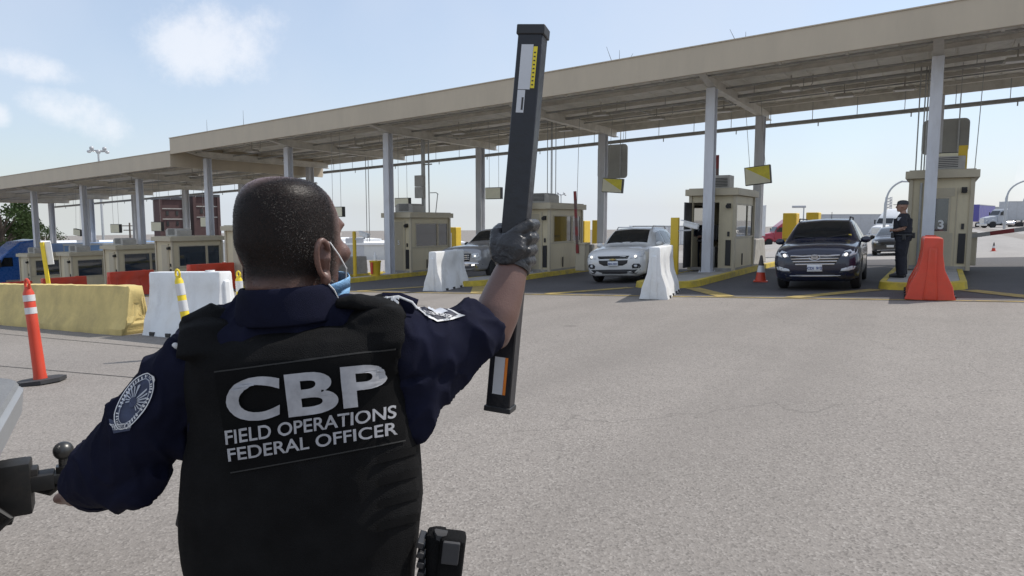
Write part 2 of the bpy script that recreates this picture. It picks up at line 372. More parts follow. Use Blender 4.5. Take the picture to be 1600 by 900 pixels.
jl = MB()
for p_, q_ in (((-18, 5.2), (-8.9, 5.35)), ((-16, 3.0), (-6.2, 4.1))): strip(jl, p_, q_, .018, .004)
structure(jl.build('pavement_joint', mat('joint sealant', (.07, .065, .06), .8), recalc=False))
def island(x):
    hw, y0, y1 = .8, (15.75 if x > -20 else 16.85), 31.0
    pts = []
    for i in range(9):
        a = math.pi + math.pi * i / 8; pts.append((x + hw * math.cos(a), y0 + .55 + .55 * math.sin(a)))
    pts += [(x + hw, 19), (x + hw, 23), (x + hw, 27), (x + hw, y1), (x - hw, y1), (x - hw, 27), (x - hw, 23), (x - hw, 19)]
    k = MB(); lo = [k.bm.verts.new((px, py, ground_z(px, py) - .05)) for px, py in pts]
    hi = [k.bm.verts.new((x + (px - x) * .965, py + (.03 if py < 17 else 0), ground_z(px, py) + .15)) for px, py in pts]
    hi2 = [k.bm.verts.new((x + (px - x) * .82, py + (.2 if py < 17 else 0), ground_z(px, py) + .156)) for px, py in pts]
    n = len(pts); k.bridge([lo, hi, hi2], caps=False)
    s = structure(k.build('kerb', M_YKERB, smooth=True))
    t = MB(); v = [t.bm.verts.new((x + (px - x) * .815, py + (.205 if py < 17 else 0), ground_z(px, py) + .152)) for px, py in pts]
    c = [t.bm.verts.new((x, py + (.205 if py < 17 else 0), ground_z(x, py) + .152)) for px, py in pts]
    for i in range(n): 
        j = (i + 1) % n
        try: t.bm.faces.new((v[i], v[j], c[j], c[i]))
        except Exception: pass
    bmesh.ops.remove_doubles(t.bm, verts=t.bm.verts, dist=.0005)
    structure(t.build('island_pavement', M_CONC, recalc=True))
for x in IX: island(x)
def top(x, y): return ground_z(x, y) + .152

# ------------------------------------------------------------------ canopies
YF, YB = 18.2, 27.3
def hang(p, y, x0, x1, zf):                            # hangers and drops of a long pipe
    x = x0 + 1.1; k = 0
    while x < x1 - .5:
        if y > 25:
            p.cyl((x, y, zf(x) - .3), (x, y, zf(x) + .45), .012, n=5)
            if k % 2: p.cyl((x + .2, y, zf(x) - .33), (x + .2, y, zf(x) - .52), .02, n=6)
        else:
            p.cyl((x + .4, y, zf(x) + .1), (x + .4, y, zf(x) + .4), .01, n=5)
            if k % 2: p.cyl((x + .9, y, zf(x) + .08), (x + .9, y + 1.5, zf(x) + .1), .018, n=6)
        x += 1.45; k += 1
def canopy(name, label, x0, x1, zf, cols, lights, end_left):
    root = thing(name, label, 'canopy', (0, 0, 0))
    sl = (zf(1) - zf(0))
    def slab(bb, xa, xb, ya, yb, za, zb):             # box whose top and bottom follow the slope along X (z relative to zf)
        v = []
        for z in (za, zb):
            for x, y in ((xa, ya), (xb, ya), (xb, yb), (xa, yb)): v.append(bb.bm.verts.new((x, y, zf(x) + z)))
        for f in ((3, 2, 1, 0), (4, 5, 6, 7), (0, 1, 5, 4), (1, 2, 6, 5), (2, 3, 7, 6), (3, 0, 4, 7)): bb.bm.faces.new([v[i] for i in f])
    # deck: a ribbed steel sheet running along Y
    d = MB(); xs = []; x = x0 + .06
    while x < x1 - .1: xs.append(x); x += .6
    prev = None
    for i, x in enumerate(xs):
        for dx, dz in ((0, .40), (.5, .40), (.515, .425), (.585, .425)):
            if x + dx > x1 - .06: continue
            row = [d.bm.verts.new((x + dx, yy, zf(x + dx) + dz)) for yy in (YF + .06, YB - .06)]
            if prev: d.bm.faces.new((prev[0], row[0], row[1], prev[1]))
            prev = row
    slab(d, x0 + .07, x1 - .07, YF + .07, YB - .07, .52, .60)
    d.build('roof_deck', M_DECK, root, recalc=False)
    f = MB(); slab(f, x0, x1, YF, YF + .05, 0, .70); rf = MB(); slab(rf, x0, x1, YB - .05, YB, .1, .70); rf.build('rear_fascia', M_BEAM, root)
    slab(f, x0, x0 + .05, YF + .052, YB - .052, 0, .70); slab(f, x1 - .05, x1, YF + .052, YB - .052, 0, .70)
    slab(f, x0 - .02, x1 + .02, YF - .025, YF + .06, .702, .73); slab(f, x0 + .06, x1 - .06, YF + .053, YF + .16, .004, .02)
    f.build('fascia', M_TAN, root)
    for y in (18.95, 20.9, 22.9, 24.9, 26.5):
        g = MB(); slab(g, x0 + .06, x1 - .06, y - .02, y + .02, .29, .395); slab(g, x0 + .06, x1 - .06, y - .05, y + .045, .275, .29)
        g.build('purlin', M_BEAM, root)
    def hbeam(bb, cx, ya, yb, z0a, z0m, zt):           # cantilever beam: tapered bottom
        for (y1_, y2_, b1, b2) in ((ya, 19.9, z0a, z0m), (19.9, yb, z0m, z0m)):
            v = []
            for hw, za, zb in ((.012, 0, 1), (.11, 0, .02)):
                q = []
                for (y, bz) in ((y1_, b1), (y2_, b2)):
                    for zz in ((zf(cx) + bz + (.02 if hw < .1 else 0), zf(cx) + zt) if hw < .1 else (zf(cx) + bz, zf(cx) + bz + .02)):
                        q.append((y, zz))
                P = [(q[0]), (q[2]), (q[3]), (q[1])]
                r0 = [bb.bm.verts.new((cx - hw, y, z)) for y, z in P]; r1 = [bb.bm.verts.new((cx + hw, y, z)) for y, z in P]
                bb.bridge([r0, r1])
    for cx, both in cols:
        k = MB(); hbeam(k, cx, YF + .07, YB - .07, .16, -.12, .19); k.build('beam', M_BEAM, root)
        for (cy, hw) in ((19.75, .13), (25.9, .15)):
            c = MB(); zb = top(cx, cy) - .02; zt = zf(cx) - .125
            for s in (-1, 1): c.box((cx, cy + s * hw, (zb + zt) / 2), (2 * hw, .022, zt - zb))
            c.box((cx, cy, (zb + zt) / 2), (.016, 2 * hw - .024, zt - zb))
            c.box((cx, cy, zb + .02), (2 * hw + .14, 2 * hw + .14, .03))
            for sx in (-1, 1):
                for sy in (-1, 1): c.cyl((cx + sx * (hw + .04), cy + sy * (hw + .04), zb + .03), (cx + sx * (hw + .04), cy + sy * (hw + .04), zb + .07), .018, n=6)
            c.build('column', M_COLM, root)
    # stub outriggers between the columns, seen just behind the fascia
    x = x0 + 1.4
    while x < x1 - .5:
        if min(abs(x - c[0]) for c in cols) > .8: st = MB(); st.bar((x, YF + .06, zf(x) + .12), (x, 18.86, zf(x) + .12), .07, .14); st.build('outrigger', M_BEAM, root)
        x += 1.55
    # services: conduits, sprinkler mains and the long pipe along the rear edge
    for (y, z, r) in ((27.05, -.33, .075), (19.2, .12, .022), (21.15, .1, .03), (22.6, .08, .05), (24.1, .1, .025)):
        pts = [(x0 + .3, y, zf(x0 + .3) + z), (x1 - .3, y, zf(x1 - .3) + z)]; p = MB(); p.cyl(pts[0], pts[1], r, n=8)
        if r not in (.075, .05): p.build('pipe', M_PIPE, root, smooth=True); continue
        hang(p, y, x0, x1, zf); p.build('pipe', M_PIPE, root, smooth=True)
    for (lx, ly) in lights:
        l = MB(); z = zf(lx) - .02
        l.box((lx, ly, z), (.62, .38, .1), taper=.75); l.cyl((lx, ly, z + .05), (lx, ly, z + .4), .02, n=6)
        l.tube([(lx + .3, ly, z + .03), (lx + .52, ly, z + .0), (lx + .6, ly, z + .12), (lx + .6, ly, z + .38)], .013, 6)
        lo = l.build('ceiling_light', M_AC, root)
        q = MB(); q.box((lx, ly, z - .058), (.5, .28, .012)); q.build('diffuser', M_WPAINT, lo)
    return root
ZU = lambda x: 5.456 + .035 * x
ZL = lambda x: 4.83 + .033 * x
canopy('inspection_canopy', 'long tan flat roof on grey columns, the higher section reaching the right edge', -29.95, 9.5, ZU,
       [(x, 1) for x in IX[3:]] + [(5.4, 1)],
       [(x + dx, y) for x in IX[4:] for dx, y in ((1.7, 22.0), (2.9, 24.2), (-.9, 24.3))] + [(-26.4, 19.9)], True)
canopy('inspection_canopy', 'lower tan flat roof section at the far left with grey steel columns', -62, -29.97, ZL,
       [(x, 1) for x in IX[:3]] + [(-53, 1), (-59, 1)], [(x + 2.4, y) for x in IX[:3] for y in (21.2, 24.5)], True)

# roof-top whips, seen against the sky
def antenna(x, y, z, h, label, n=1):
    k = MB()
    for i in range(n):
        a = .12 * i; k.cyl((a, 0, 0), (a + (.3 * (i - 1) if n > 1 else 0), 0, h * (1 - .2 * i)), .012, .004, 5)
    k.box((0, 0, .04), (.16, .1, .08)); o = k.build('antenna', M_DARK); o.location = (x, y, z)
    tag(o, label, 'antenna', 'whip antennas on the canopy roof'); return o
antenna(-28.3, 19.0, ZU(-28.3) + .6, .85, 'short thin whip antenna on the roof near the step of the canopy')
antenna(-25.7, 19.0, ZU(-25.7) + .6, .95, 'taller thin whip antenna on the roof above the officer')
antenna(-8.4, 19.0, ZU(-8.4) + .6, .75, 'forked wire whip on the roof edge right of the raised baton', 3)
antenna(-4.8, 19.0, ZU(-4.8) + .6, .6, 'faint forked wire whip on the right part of the roof edge', 3)

# ------------------------------------------------------------------ booths
def panes(name, rects, face, off, parent, m, frame):
    """windows on one face: each a frame with a pane as its child"""
    for (u0, u1, z0, z1) in rects:
        f = MB(); t = .045
        def P(u, z, d): return (u, -d, z) if face == 'front' else (off + d, u, z) if face == 'right' else (-off - d, u, z)
        def bx(ua, ub, za, zb, d0, d1):
            a, c = P(ua, za, d0), P(ub, zb, d1); f.span(a, c)
        bx(u0 - t, u1 + t, z0 - t, z0, -.03, .015); bx(u0 - t, u1 + t, z1, z1 + t, -.03, .015)
        bx(u0 - t, u0, z0 + .001, z1 - .001, -.03, .015); bx(u1, u1 + t, z0 + .001, z1 - .001, -.03, .015)
        fo = f.build('window', frame, parent)
        g = MB(); f2 = (P(u0, z0, -.012), P(u1, z1, -.006)); g.span(*f2); g.build('pane', m, fo)

def booth_shell(root, W, D, H, open_front, win_front, win_side, number=None, slot=True):
    hw = W / 2
    s = MB()                                            # wall shell with real openings
    def wall_y(y, rects, x0, x1):                       # plane facing -Y/+Y, thickness .05
        us = sorted({x0, x1} | {r[0] for r in rects} | {r[1] for r in rects}); zs = sorted({0, H} | {r[2] for r in rects} | {r[3] for r in rects})
        for a, c in zip(us, us[1:]):
            for z0, z1 in zip(zs, zs[1:]):
                if any(r[0] <= a and c <= r[1] and r[2] <= z0 and z1 <= r[3] for r in rects): continue
                s.span((a, y, z0), (c, y + .05, z1))
    def wall_x(x, rects, y0, y1):
        us = sorted({y0, y1} | {r[0] for r in rects} | {r[1] for r in rects}); zs = sorted({0, H} | {r[2] for r in rects} | {r[3] for r in rects})
        for a, c in zip(us, us[1:]):
            for z0, z1 in zip(zs, zs[1:]):
                if any(r[0] <= a and c <= r[1] and r[2] <= z0 and z1 <= r[3] for r in rects): continue
                s.span((x, a, z0), (x + .05, c, z1))
    fr = [win_front] if win_front else []
    if open_front: fr = [open_front]
    wall_y(0, fr, -hw, hw); wall_y(D - .05, [(-hw + .25, hw - .25, 1.0, 1.9)], -hw, hw)
    wall_x(hw - .05, win_side, .05, D - .05); wall_x(-hw, win_side, .05, D - .05)
    bmesh.ops.remove_doubles(s.bm, verts=s.bm.verts, dist=.0008)
    s.build('wall', M_BOOTH, root, recalc=False)
    r = MB(); r.span((-hw - .13, -.16, H + .002), (hw + .13, D + .13, H + .19), bevel=.012); r.span((-hw - .05, -.05, H + .19), (hw + .05, D + .05, H + .22))
    r.build('roof', M_TRIM, root)
    for x in (-hw, hw):
        for y in (0, D): c = MB(); c.box((x, y, H / 2), (.09, .09, H - .01)); c.build('corner_post', M_TRIM, root)
    for x in (-hw - .012, hw + .012): c = MB(); c.box((x, D / 2, 1.0), (.024, D - .1, .045)); c.build('sill_strip', M_TRIM, root)
    q = MB(); q.span((-hw - .02, -.02, .0), (hw + .02, .0, .1)); q.span((hw + .001, -.02, .0), (hw + .02, D, .1)); q.build('base_strip', M_CONC, root)
    fl = MB(); fl.span((-hw + .06, .06, .02), (hw - .06, D - .06, .06)); fl.span((-hw + .06, .5, .85), (-hw + .45, D - .3, .9)); fl.span((-hw + .1, 1.0, .9), (-hw + .5, 1.5, 1.35)); fl.span((.1, 1.5, .06), (.5, 1.95, .95))
    fl.build('desk', M_INT, root)
    # ceiling lining
    cl = MB(); cl.span((-hw + .055, .055, H - .06), (hw - .055, D - .055, H - .02)); cl.build('ceiling', M_INT, root)
    if win_front and not open_front: panes('window', [win_front], 'front', 0, root, M_GLASS, M_TRIM)
    panes('window', win_side, 'right', hw, root, M_GLASS, M_TRIM); panes('window', win_side, 'left', hw, root, M_GLASS, M_TRIM)
    k = MB(); k.cyl((hw - .17, .0, H - .3), (hw - .17, -.14, H - .32), .055, .065, 10); k.box((hw - .17, -.02, H - .3), (.12, .03, .14)); k.build('camera', M_BLACK, root, smooth=True)
    if slot:
        k = MB(); k.box((hw - .16, -.012, .55), (.15, .03, .75)); k.box((hw - .16, -.02, 1.1), (.06, .03, .14)); k.build('meter_box', M_BLACK, root)
    k = MB(); k.span((hw + .002, .95, .15), (hw + .03, .99, .5)); k.build('conduit', M_DARK, root)
def ac_unit(root, loc, kind):
    x, y, z = loc
    a = MB()
    if kind == 'round':
        a.prism([(-.45, 0), (.45, 0), (.45, .26), (.3, .34), (-.3, .34), (-.45, .26)], 'Y', -.35, .35)
    elif kind == 'box':
        a.box((0, 0, .2), (.62, .5, .4), bevel=.02)
    else:
        a.box((0, 0, .18), (.8, .55, .34), bevel=.03)
    o = a.build('air_conditioner', M_AC, root); o.location = (x, y, z)
    g = MB()
    for i in range(6): g.box((-.0, -.27 if kind != 'round' else -.36, .08 + i * .045), (.5, .02, .018))
    g.build('grille', M_DARK, o)
BW, BD, BH = 1.25, 2.45, 2.16
WS = [(.32, 1.6, 1.05, 1.92), (1.72, 2.3, 1.05, 1.92)]
proto = thing('inspection_booth', 'x', 'booth', (0, 0, 0), group='tan inspection booths under the canopy')
booth_shell(proto, BW, BD, BH, None, (-.08, .12, 1.05, 1.85), WS)
k = MB(); k.span((-.2, -.012, .06), (.24, -.001, 2.0)); k.span((.32, -.03, .05), (.37, -.001, 2.05)); k.build('door', M_TRIM, proto)
ac_unit(proto, (-.05, .75, BH + .22), 'round')
labels = {0: 'tan booth leftmost under the lower roof, partly hidden behind the leaning yellow pole', 1: 'small tan booth second from the left with wide dark window',
          2: 'tan booth third from the left with a rounded unit on its roof', 3: 'tan booth with big dark side window behind the left orange barriers',
          4: 'tan booth mostly hidden behind the officer head', 5: 'tan booth directly behind the grey pickup and grey white barrier',
          6: 'tan booth just right of the raised baton behind the gloved hand'}
booths = {}
for i in range(7):
    o = proto if i == 0 else copy_thing(proto)
    by = (19.0, 18.6, 18.1, 17.4, 17.0, 20.2, 20.2)[i]
    o['label'] = labels[i]; o.location = (IX[i] + .05, by, top(IX[i], by) + .003); booths[i] = o
for i, s in ((5, '5'),):
    text_part('number', s, M_WPAINT, booths[i], (.03, -.03, 1.18), (math.pi / 2, 0, 0), .24, .002, .006)
b4 = booths[4]
text_part('number', 'A1', M_WPAINT, b4, (.632, 1.3, 1.6), (math.pi / 2, 0, math.pi / 2), .2, .002, .004)
# the open booth beside the white SUV
bo = thing('inspection_booth', 'tan booth with its front door open and dark inside, right of the white SUV', 'booth', (IX[7] - .02, 20.2, top(IX[7], 20.2) + .003), group='tan inspection booths under the canopy')
booth_shell(bo, 1.3, 2.3, 2.22, (-.58, .2, .1, 2.02), None, [(.2, 1.45, 1.0, 1.95), (1.55, 2.15, 1.0, 1.95)])
k = MB(); k.box((-.62, -.34, 1.06), (.04, .62, 1.92)); k.build('open_door', M_DARK, bo)
k = MB(); k.cyl((-.4, .9, .9), (-.4, .9, 2.1), .03); k.cyl((.05, 1.3, .9), (.05, 1.3, 2.1), .03); k.span((-.3, .45, .05), (-.02, .8, .7)); k.build('shelf_post', M_PIPE, bo)
ac_unit(bo, (.05, .7, 2.44), 'box')
# the booth numbered 3
b3 = thing('inspection_booth', 'tan booth numbered 3 behind the orange barrier at the right', 'booth', (-.08, 20.35, top(-.3, 20.35) + .003), group='tan inspection booths under the canopy')
booth_shell(b3, 1.32, 2.3, 2.3, None, (-.2, .18, .98, 1.8), [(.3, 1.5, 1.05, 1.95), (1.6, 2.1, 1.05, 1.95)])
k = MB(); k.span((-.28, -.012, .08), (.3, -.001, .93)); k.span((-.28, -.012, 1.85), (.3, -.001, 2.06)); k.span((.345, -.016, .08), (.365, -.001, 2.06)); k.build('door', M_TRIM, b3)
text_part('number', '3', M_WPAINT, b3, (.04, -.03, 1.13), (math.pi / 2, 0, 0), .3, .003, .008)
ac_unit(b3, (.08, .55, 2.52), 'grille'); k = MB(); k.cyl((-.43, -.04, .1), (-.43, -.04, 2.2), .03, n=8); k.build('conduit', M_PIPE, b3, smooth=True)

# ------------------------------------------------------------------ barriers
def jersey(name, label, L, m, p0, p1, Hh=1.07, wb=.6, wt=.25, ends=True, ribs=True, group=None, cat='barrier', sub=False):
    p0, p1 = Vector(p0), Vector(p1); d = p1 - p0; rz = math.atan2(d.y, d.x)
    x, y = (p0.x + p1.x) / 2, (p0.y + p1.y) / 2
    s = (ground_z(p1.x, p1.y) - ground_z(p0.x, p0.y)) / d.length
    o = thing(name, label, cat, (x, y, ground_z(x, y)), group=group, rot=(0, -math.atan(s), rz))
    b = MB(); k = Hh / 1.07
    if m in (M_WHITE, M_ORANGE):
        prof = [(0, .0), (.03, .1), (.05, .24), (.15, .52), (.185, .8), (.19, Hh - .03), (.205, Hh)]
    else:
        prof = [(0, 0), (0, .1), (.1, .3), (.19, Hh)]
    hwb = wb / 2
    rings = []
    if m in (M_WHITE, M_ORANGE):
        st = [-.5, -.495, -.46, -.36, -.34, -.16, -.14, .14, .16, .34, .36, .46, .495, .5]
        for t in st:
            rib = 0 if not ribs else (.03 if abs(t) in (.34, .16) or .16 < abs(t) < .34 else 0)
            e = .02 if abs(t) == .5 else 0
            r = []
            for side in (-1, 1):
                seq = prof if side < 0 else prof[::-1]
                for (ins, z) in seq:
                    ri = rib * (1 if .15 < z < .85 else 0)
                    ztop = z
                    yy = hwb - ins - e - ri
                    if abs(t) <= .14 and False: yy -= .01
                    r.append(b.bm.verts.new((t * L, side * yy, max(.0, ztop - (e if z > .9 else 0)))))
            rings.append(r)
        # recessed centre of the end faces and slots for forks
        b.bridge(rings)
        body = b.build('body', m, o, bevel=.014, seg=2)
        for tx in (-.34, -.1, .16, .36):
            for sy in (-1, 1): f = MB(); f.box((tx * L, sy * (hwb - .008), .04), (.13 * L / 2, .03, .06)); f.build('fork_slot', M_BLACK, o)
        for sx in (-1, 1):
            e = MB(); e.prism([(-.09, 0), (.09, 0), (.055, .5), (.05, .9), (-.05, .9), (-.055, .5)], 'X', sx * (L / 2 - .02), sx * (L / 2 + .035)); e.build('end_rib', m, o, bevel=.025, seg=3)
        c = MB(); c.cyl((L * .3, 0, Hh - .004), (L * .3, 0, Hh + .02), .07, n=14); c.build('fill_cap', m, o)
    else:
        n = 40; random.seed(3)
        for i in range(n + 1):
            t = -L / 2 + L * i / n; r = []
            for side in (-1, 1):
                seq = prof if side < 0 else prof[::-1]
                for (ins, z) in seq:
                    ch = random.uniform(-.012, .012); cx = 0
                    if i in (0, n): cx = random.uniform(-.0, .07) * (-1 if i == n else 1); ch = random.uniform(-.025, .005)
                    elif i in (1, n - 1): ch *= 1.5
                    elif z > 0: ch *= .5
                    r.append(b.bm.verts.new((t + cx, side * (hwb - ins + ch), max(0, z + (ch if z > .5 else 0)))))
            rings.append(r)
        def caps(base, sgn):                              # ragged, flaking end face: the outline shrinks inward in broken steps
            out = []
            for q in (.9, .8, .68, .55, .42, .28, .14):
                out.append([b.bm.verts.new((v.co.x + sgn * random.uniform(-.02, .035) + sgn * .02, v.co.y * q, .38 * Hh + (v.co.z - .38 * Hh) * q)) for v in base])
            return out
        rings = caps(rings[0], -1)[::-1] + rings + caps(rings[-1], 1)
        b.bridge(rings); b.build('body', m, o, smooth=True, angle=28)
    return o
G1, G2 = 'white plastic traffic barriers', 'orange plastic traffic barriers'
jersey('jersey_barrier', 'long faded yellow concrete barrier with a chipped end behind the orange post', 6.0, M_YCONC, (-17.35, 6.28), (-11.35, 6.22), .81, .62, .24)
jersey('plastic_barrier', 'clean white plastic barrier standing at the end of the yellow barrier', 2.0, M_WHITE, (-10.75, 6.35), (-9.3, 6.3), 1.03, group=G1)
jersey('plastic_barrier', 'white plastic barrier with pinched waist in front of the white SUV', 2.0, M_WHITE, (-4.9, 13.15), (-5.3, 15.1), 1.07, group=G1)
jersey('plastic_barrier', 'greyish white barrier in front of the grey pickup', 2.0, M_WHITE, (-11.55, 14.25), (-12.05, 16.2), 1.07, group=G1)
ob_ = jersey('plastic_barrier', 'orange plastic barrier in front of the booth numbered 3', 2.0, M_ORANGE, (-.12, 13.9), (-.2, 15.75), 1.07, group=G2)
ob_.scale = (1, 1.3, 1.02)
for i, lab in ((4, 'orange plastic barrier right behind the white barrier, beside the officer head'), (3, 'orange plastic barrier left of the one near the officer head, behind the clean white barrier'),
               (2, 'orange plastic barrier low above the middle of the yellow concrete barrier'), (1, 'small orange barrier seen above the yellow concrete barrier near the orange post')):
    jersey('plastic_barrier', lab, 2.0, M_ORANGE, (IX[i] + .1, 14.95), (IX[i] - .05, 16.8), 1.07, group=G2)
# ------------------------------------------------------------------ vehicles
FH = Vector((-math.sin(YAW), math.cos(YAW), 0)); RH = Vector((math.cos(YAW), math.sin(YAW), 0))
def spot(px, d):
    """ground point that lies d metres ahead of the photographer in the direction of column px"""
    p = FH * d + RH * (d * (px - 800) / 1060 / math.cos(PITCH) ** 0); return Vector((p.x, p.y, ground_z(p.x, p.y)))
def zat(py, d): return CAM_H + d * math.tan(math.atan((450 - py) / 1060) - PITCH)

def crm(p0, p1, p2, p3, t):
    return .5 * (2 * p1 + (p2 - p0) * t + (2 * p0 - 5 * p1 + 4 * p2 - p3) * t * t + (3 * p1 - p0 - 3 * p2 + p3) * t ** 3)
M_CARGLASS = mat('car glass', (.012, .014, .016), .05, var=.0, spec=.6)
M_TYRE = mat('tyre rubber', (.022, .022, .023), .8, var=.2)
M_RIM = mat('alloy rim', (.5, .5, .52), .3, .8, var=.05)
M_CHROME = mat('chrome', (.62, .62, .64), .16, .95, var=.03)
M_LAMP = mat('lamp lens', (.6, .62, .64), .12, var=.05)
M_LIT = mat('lit headlamp', (.9, .9, .88), .2, var=0, emit=(1, .95, .85, 1.1))
M_GREYP = mat('dark bumper plastic', (.03, .03, .032), .6, var=.15)
M_PLATE = mat('licence plate', (.66, .68, .7), .5, var=.03)
M_INK = mat('plate ink', (.05, .08, .25), .5)

class CarShape:
    """a car skin given by stations along its length: y, z under, w/z low, w/z mid, w/z belt, w/z top"""
    def __init__(s, rows, wheels, rw):
        s.rows = rows; s.wheels = wheels; s.rw = rw
    def row(s, y):
        r = s.rows
        y = max(r[0][0], min(r[-1][0], y)); i = 0
        while i < len(r) - 2 and r[i + 1][0] < y: i += 1
        t = (y - r[i][0]) / max(1e-6, r[i + 1][0] - r[i][0])
        a, b, c, d = r[max(0, i - 1)], r[i], r[i + 1], r[min(len(r) - 1, i + 2)]
        out = []
        for k in range(1, 10):
            v = crm(a[k], b[k], c[k], d[k], t); lo, hi = min(b[k], c[k]), max(b[k], c[k]); out.append(max(lo - .01, min(hi + .01, v)))
        return out
    def section(s, y, n=4):
        zb, wl, zl, wm, zm, wb, zbt, wt, zt = s.row(y)
        za = 0
        for wy in s.wheels:
            if abs(y - wy) < s.rw + .06: za = max(za, s.rw + math.sqrt((s.rw + .06) ** 2 - (y - wy) ** 2))
        lowz = max(zl, za); zm2 = max(zm, lowz + .03)
        pts = [(0, zb), (wl * .8, zb), (wl, lowz), (wm, zm2), (wm * .995, zm2 + (zbt - zm2) * .55 if zbt > zm2 else zbt - .01), (wb, max(zbt, zm2 + .03)), ((wb + wt) / 2 + .015, (zbt + zt) / 2), (wt, zt - .025), (wt * .72, zt + .012), (0, zt + .035)]
        res = []
        for i in range(len(pts) - 1):
            a, b, c, d = pts[max(0, i - 1)], pts[i], pts[i + 1], pts[min(len(pts) - 1, i + 2)]
            for j in range(n if i > 1 else 1):
                t = j / n if i > 1 else 0
                res.append((crm(a[0], b[0], c[0], d[0], t), crm(a[1], b[1], c[1], d[1], t)))
        res.append(pts[-1]); return res
    def body(s, m, root, step=.09):
        b = MB(); y0, y1 = s.rows[0][0], s.rows[-1][0]; rings = []
        n = int((y1 - y0) / step)
        ys = [y0 + (y1 - y0) * i / n for i in range(n + 1)]
        ys += [y0 + .02, y0 + .05]; ys.sort()
        for y in ys:
            h = s.section(y)
            ring = [b.bm.verts.new((x, y, z)) for x, z in h] + [b.bm.verts.new((-x, y, z)) for x, z in h[-2:0:-1]]
            rings.append(ring)
        b.bridge(rings); return b.build('body', m, root, smooth=True, angle=42)
    def inside(s, y, x, z):
        h = s.section(y, 3); x = abs(x)
        # half-width of the section at height z
        for (xa, za), (xb, zb) in zip(h[2:], h[3:]):
            if min(za, zb) <= z <= max(za, zb) and za != zb:
                if x <= xa + (xb - xa) * (z - za) / (zb - za): return True
        return h[0][1] <= z <= h[2][1] and x <= h[2][0]
    def front_y(s, x, z, far=1.6):
        y = s.rows[0][0]
        while y < far:
            if s.inside(y, x, z): return y
            y += .015
        return far
    def side_x(s, y, z):
        h = s.section(y, 4)
        for (xa, za), (xb, zb) in zip(h[5:], h[6:]):
            if min(za, zb) <= z <= max(za, zb) and abs(za - zb) > 1e-6: return xa + (xb - xa) * (z - za) / (zb - za)
        return h[5][0]
    def top_z(s, y, x):
        h = s.section(y, 4)[::-1]
        for (xa, za), (xb, zb) in zip(h, h[1:]):
            if xa <= abs(x) <= xb: return za + (zb - za) * (abs(x) - xa) / max(1e-6, xb - xa)
        return h[0][1]
    def front_patch(s, name, outline, off, m, root, thick=.015, cuts=3):
        b = MB(); f = b.poly([(x, 0, z) for x, z in outline])
        bmesh.ops.triangulate(b.bm, faces=[f]); bmesh.ops.subdivide_edges(b.bm, edges=b.bm.edges, cuts=cuts, use_grid_fill=True)
        for v in b.bm.verts: v.co.y = s.front_y(v.co.x, v.co.z) - off
        bmesh.ops.recalc_face_normals(b.bm, faces=b.bm.faces)
        if sum(fc.normal.y for fc in b.bm.faces) > 0: bmesh.ops.reverse_faces(b.bm, faces=b.bm.faces)
        o = b.build(name, m, root, smooth=True, recalc=False, angle=60)
        md = o.modifiers.new('solid', 'SOLIDIFY'); md.thickness = thick; md.offset = -1
        return o
    def side_patch(s, name, outline, off, m, root, sides=(-1, 1)):
        for sg in sides:
            b = MB(); f = b.poly([(0, y, z) for y, z in outline])
            bmesh.ops.triangulate(b.bm, faces=[f]); bmesh.ops.subdivide_edges(b.bm, edges=b.bm.edges, cuts=3, use_grid_fill=True)
            for v in b.bm.verts: v.co.x = sg * (s.side_x(v.co.y, v.co.z) + off)
            b.build(name, m, root, smooth=True, angle=60)
    def screen(s, name, y0, y1, k, m, root, off=.006):
        b = MB(); g = []
        for i in range(11):
            y = y0 + (y1 - y0) * i / 10; row = []
            wt = s.row(y)[7] * k
            for j in range(13):
                x = wt * (-1 + 2 * j / 12); row.append(b.bm.verts.new((x, y - off * .5, s.top_z(y, x) + off)))
            g.append(row)
        for i in range(10):
            for j in range(12): b.bm.faces.new((g[i][j], g[i][j + 1], g[i + 1][j + 1], g[i + 1][j]))
        return b.build(name, m, root, smooth=True, angle=80)
def wheel(root, x, y, r, wd=.22, spokes=5):
    sg = 1 if x > 0 else -1
    t = MB(); t.lathe([(r * .62, -wd / 2), (r * .9, -wd / 2), (r, -wd * .36), (r, wd * .36), (r * .9, wd / 2), (r * .62, wd / 2)], (x, y, r), 22, 'X'); to = t.build('tyre', M_TYRE, root, smooth=True)
    k = MB(); xf = x + sg * wd * .46
    k.lathe([(r * .63, -wd * .3), (r * .63, wd * .3)], (x, y, r), 20, 'X') if False else None
    k.cyl((x + sg * wd * .1, y, r), (x + sg * wd * .15, y, r), r * .62, n=20)
    k.build('brake_disc', M_DARK, to)
    k = MB(); k.cyl((xf - sg * .03, y, r), (xf, y, r), r * .16, n=10)
    for i in range(spokes):
        a = 2 * math.pi * i / spokes + .3
        k.bar((xf - sg * .015, y + math.cos(a) * r * .12, r + math.sin(a) * r * .12), (xf - sg * .015, y + math.cos(a) * r * .6, r + math.sin(a) * r * .6), .06, .02, up=(1, 0, 0))
    k.tube([(xf - sg * .02, y + math.cos(a) * r * .6, r + math.sin(a) * r * .6) for a in [2 * math.pi * i / 20 for i in range(21)]], .02, 6)
    k.build('rim', M_RIM, to)
def mirror(root, x, y, z, m):
    sg = 1 if x > 0 else -1
    b = MB(); b.sphere((x + sg * .13, y, z), .1, 12, (1.15, .6, .8)); b.bar((x - sg * .02, y + .03, z - .05), (x + sg * .08, y + .02, z - .04), .05, .04); b.build('wing_mirror', m, root, smooth=True)
def mir(o): return [(-x, z) for x, z in o][::-1]

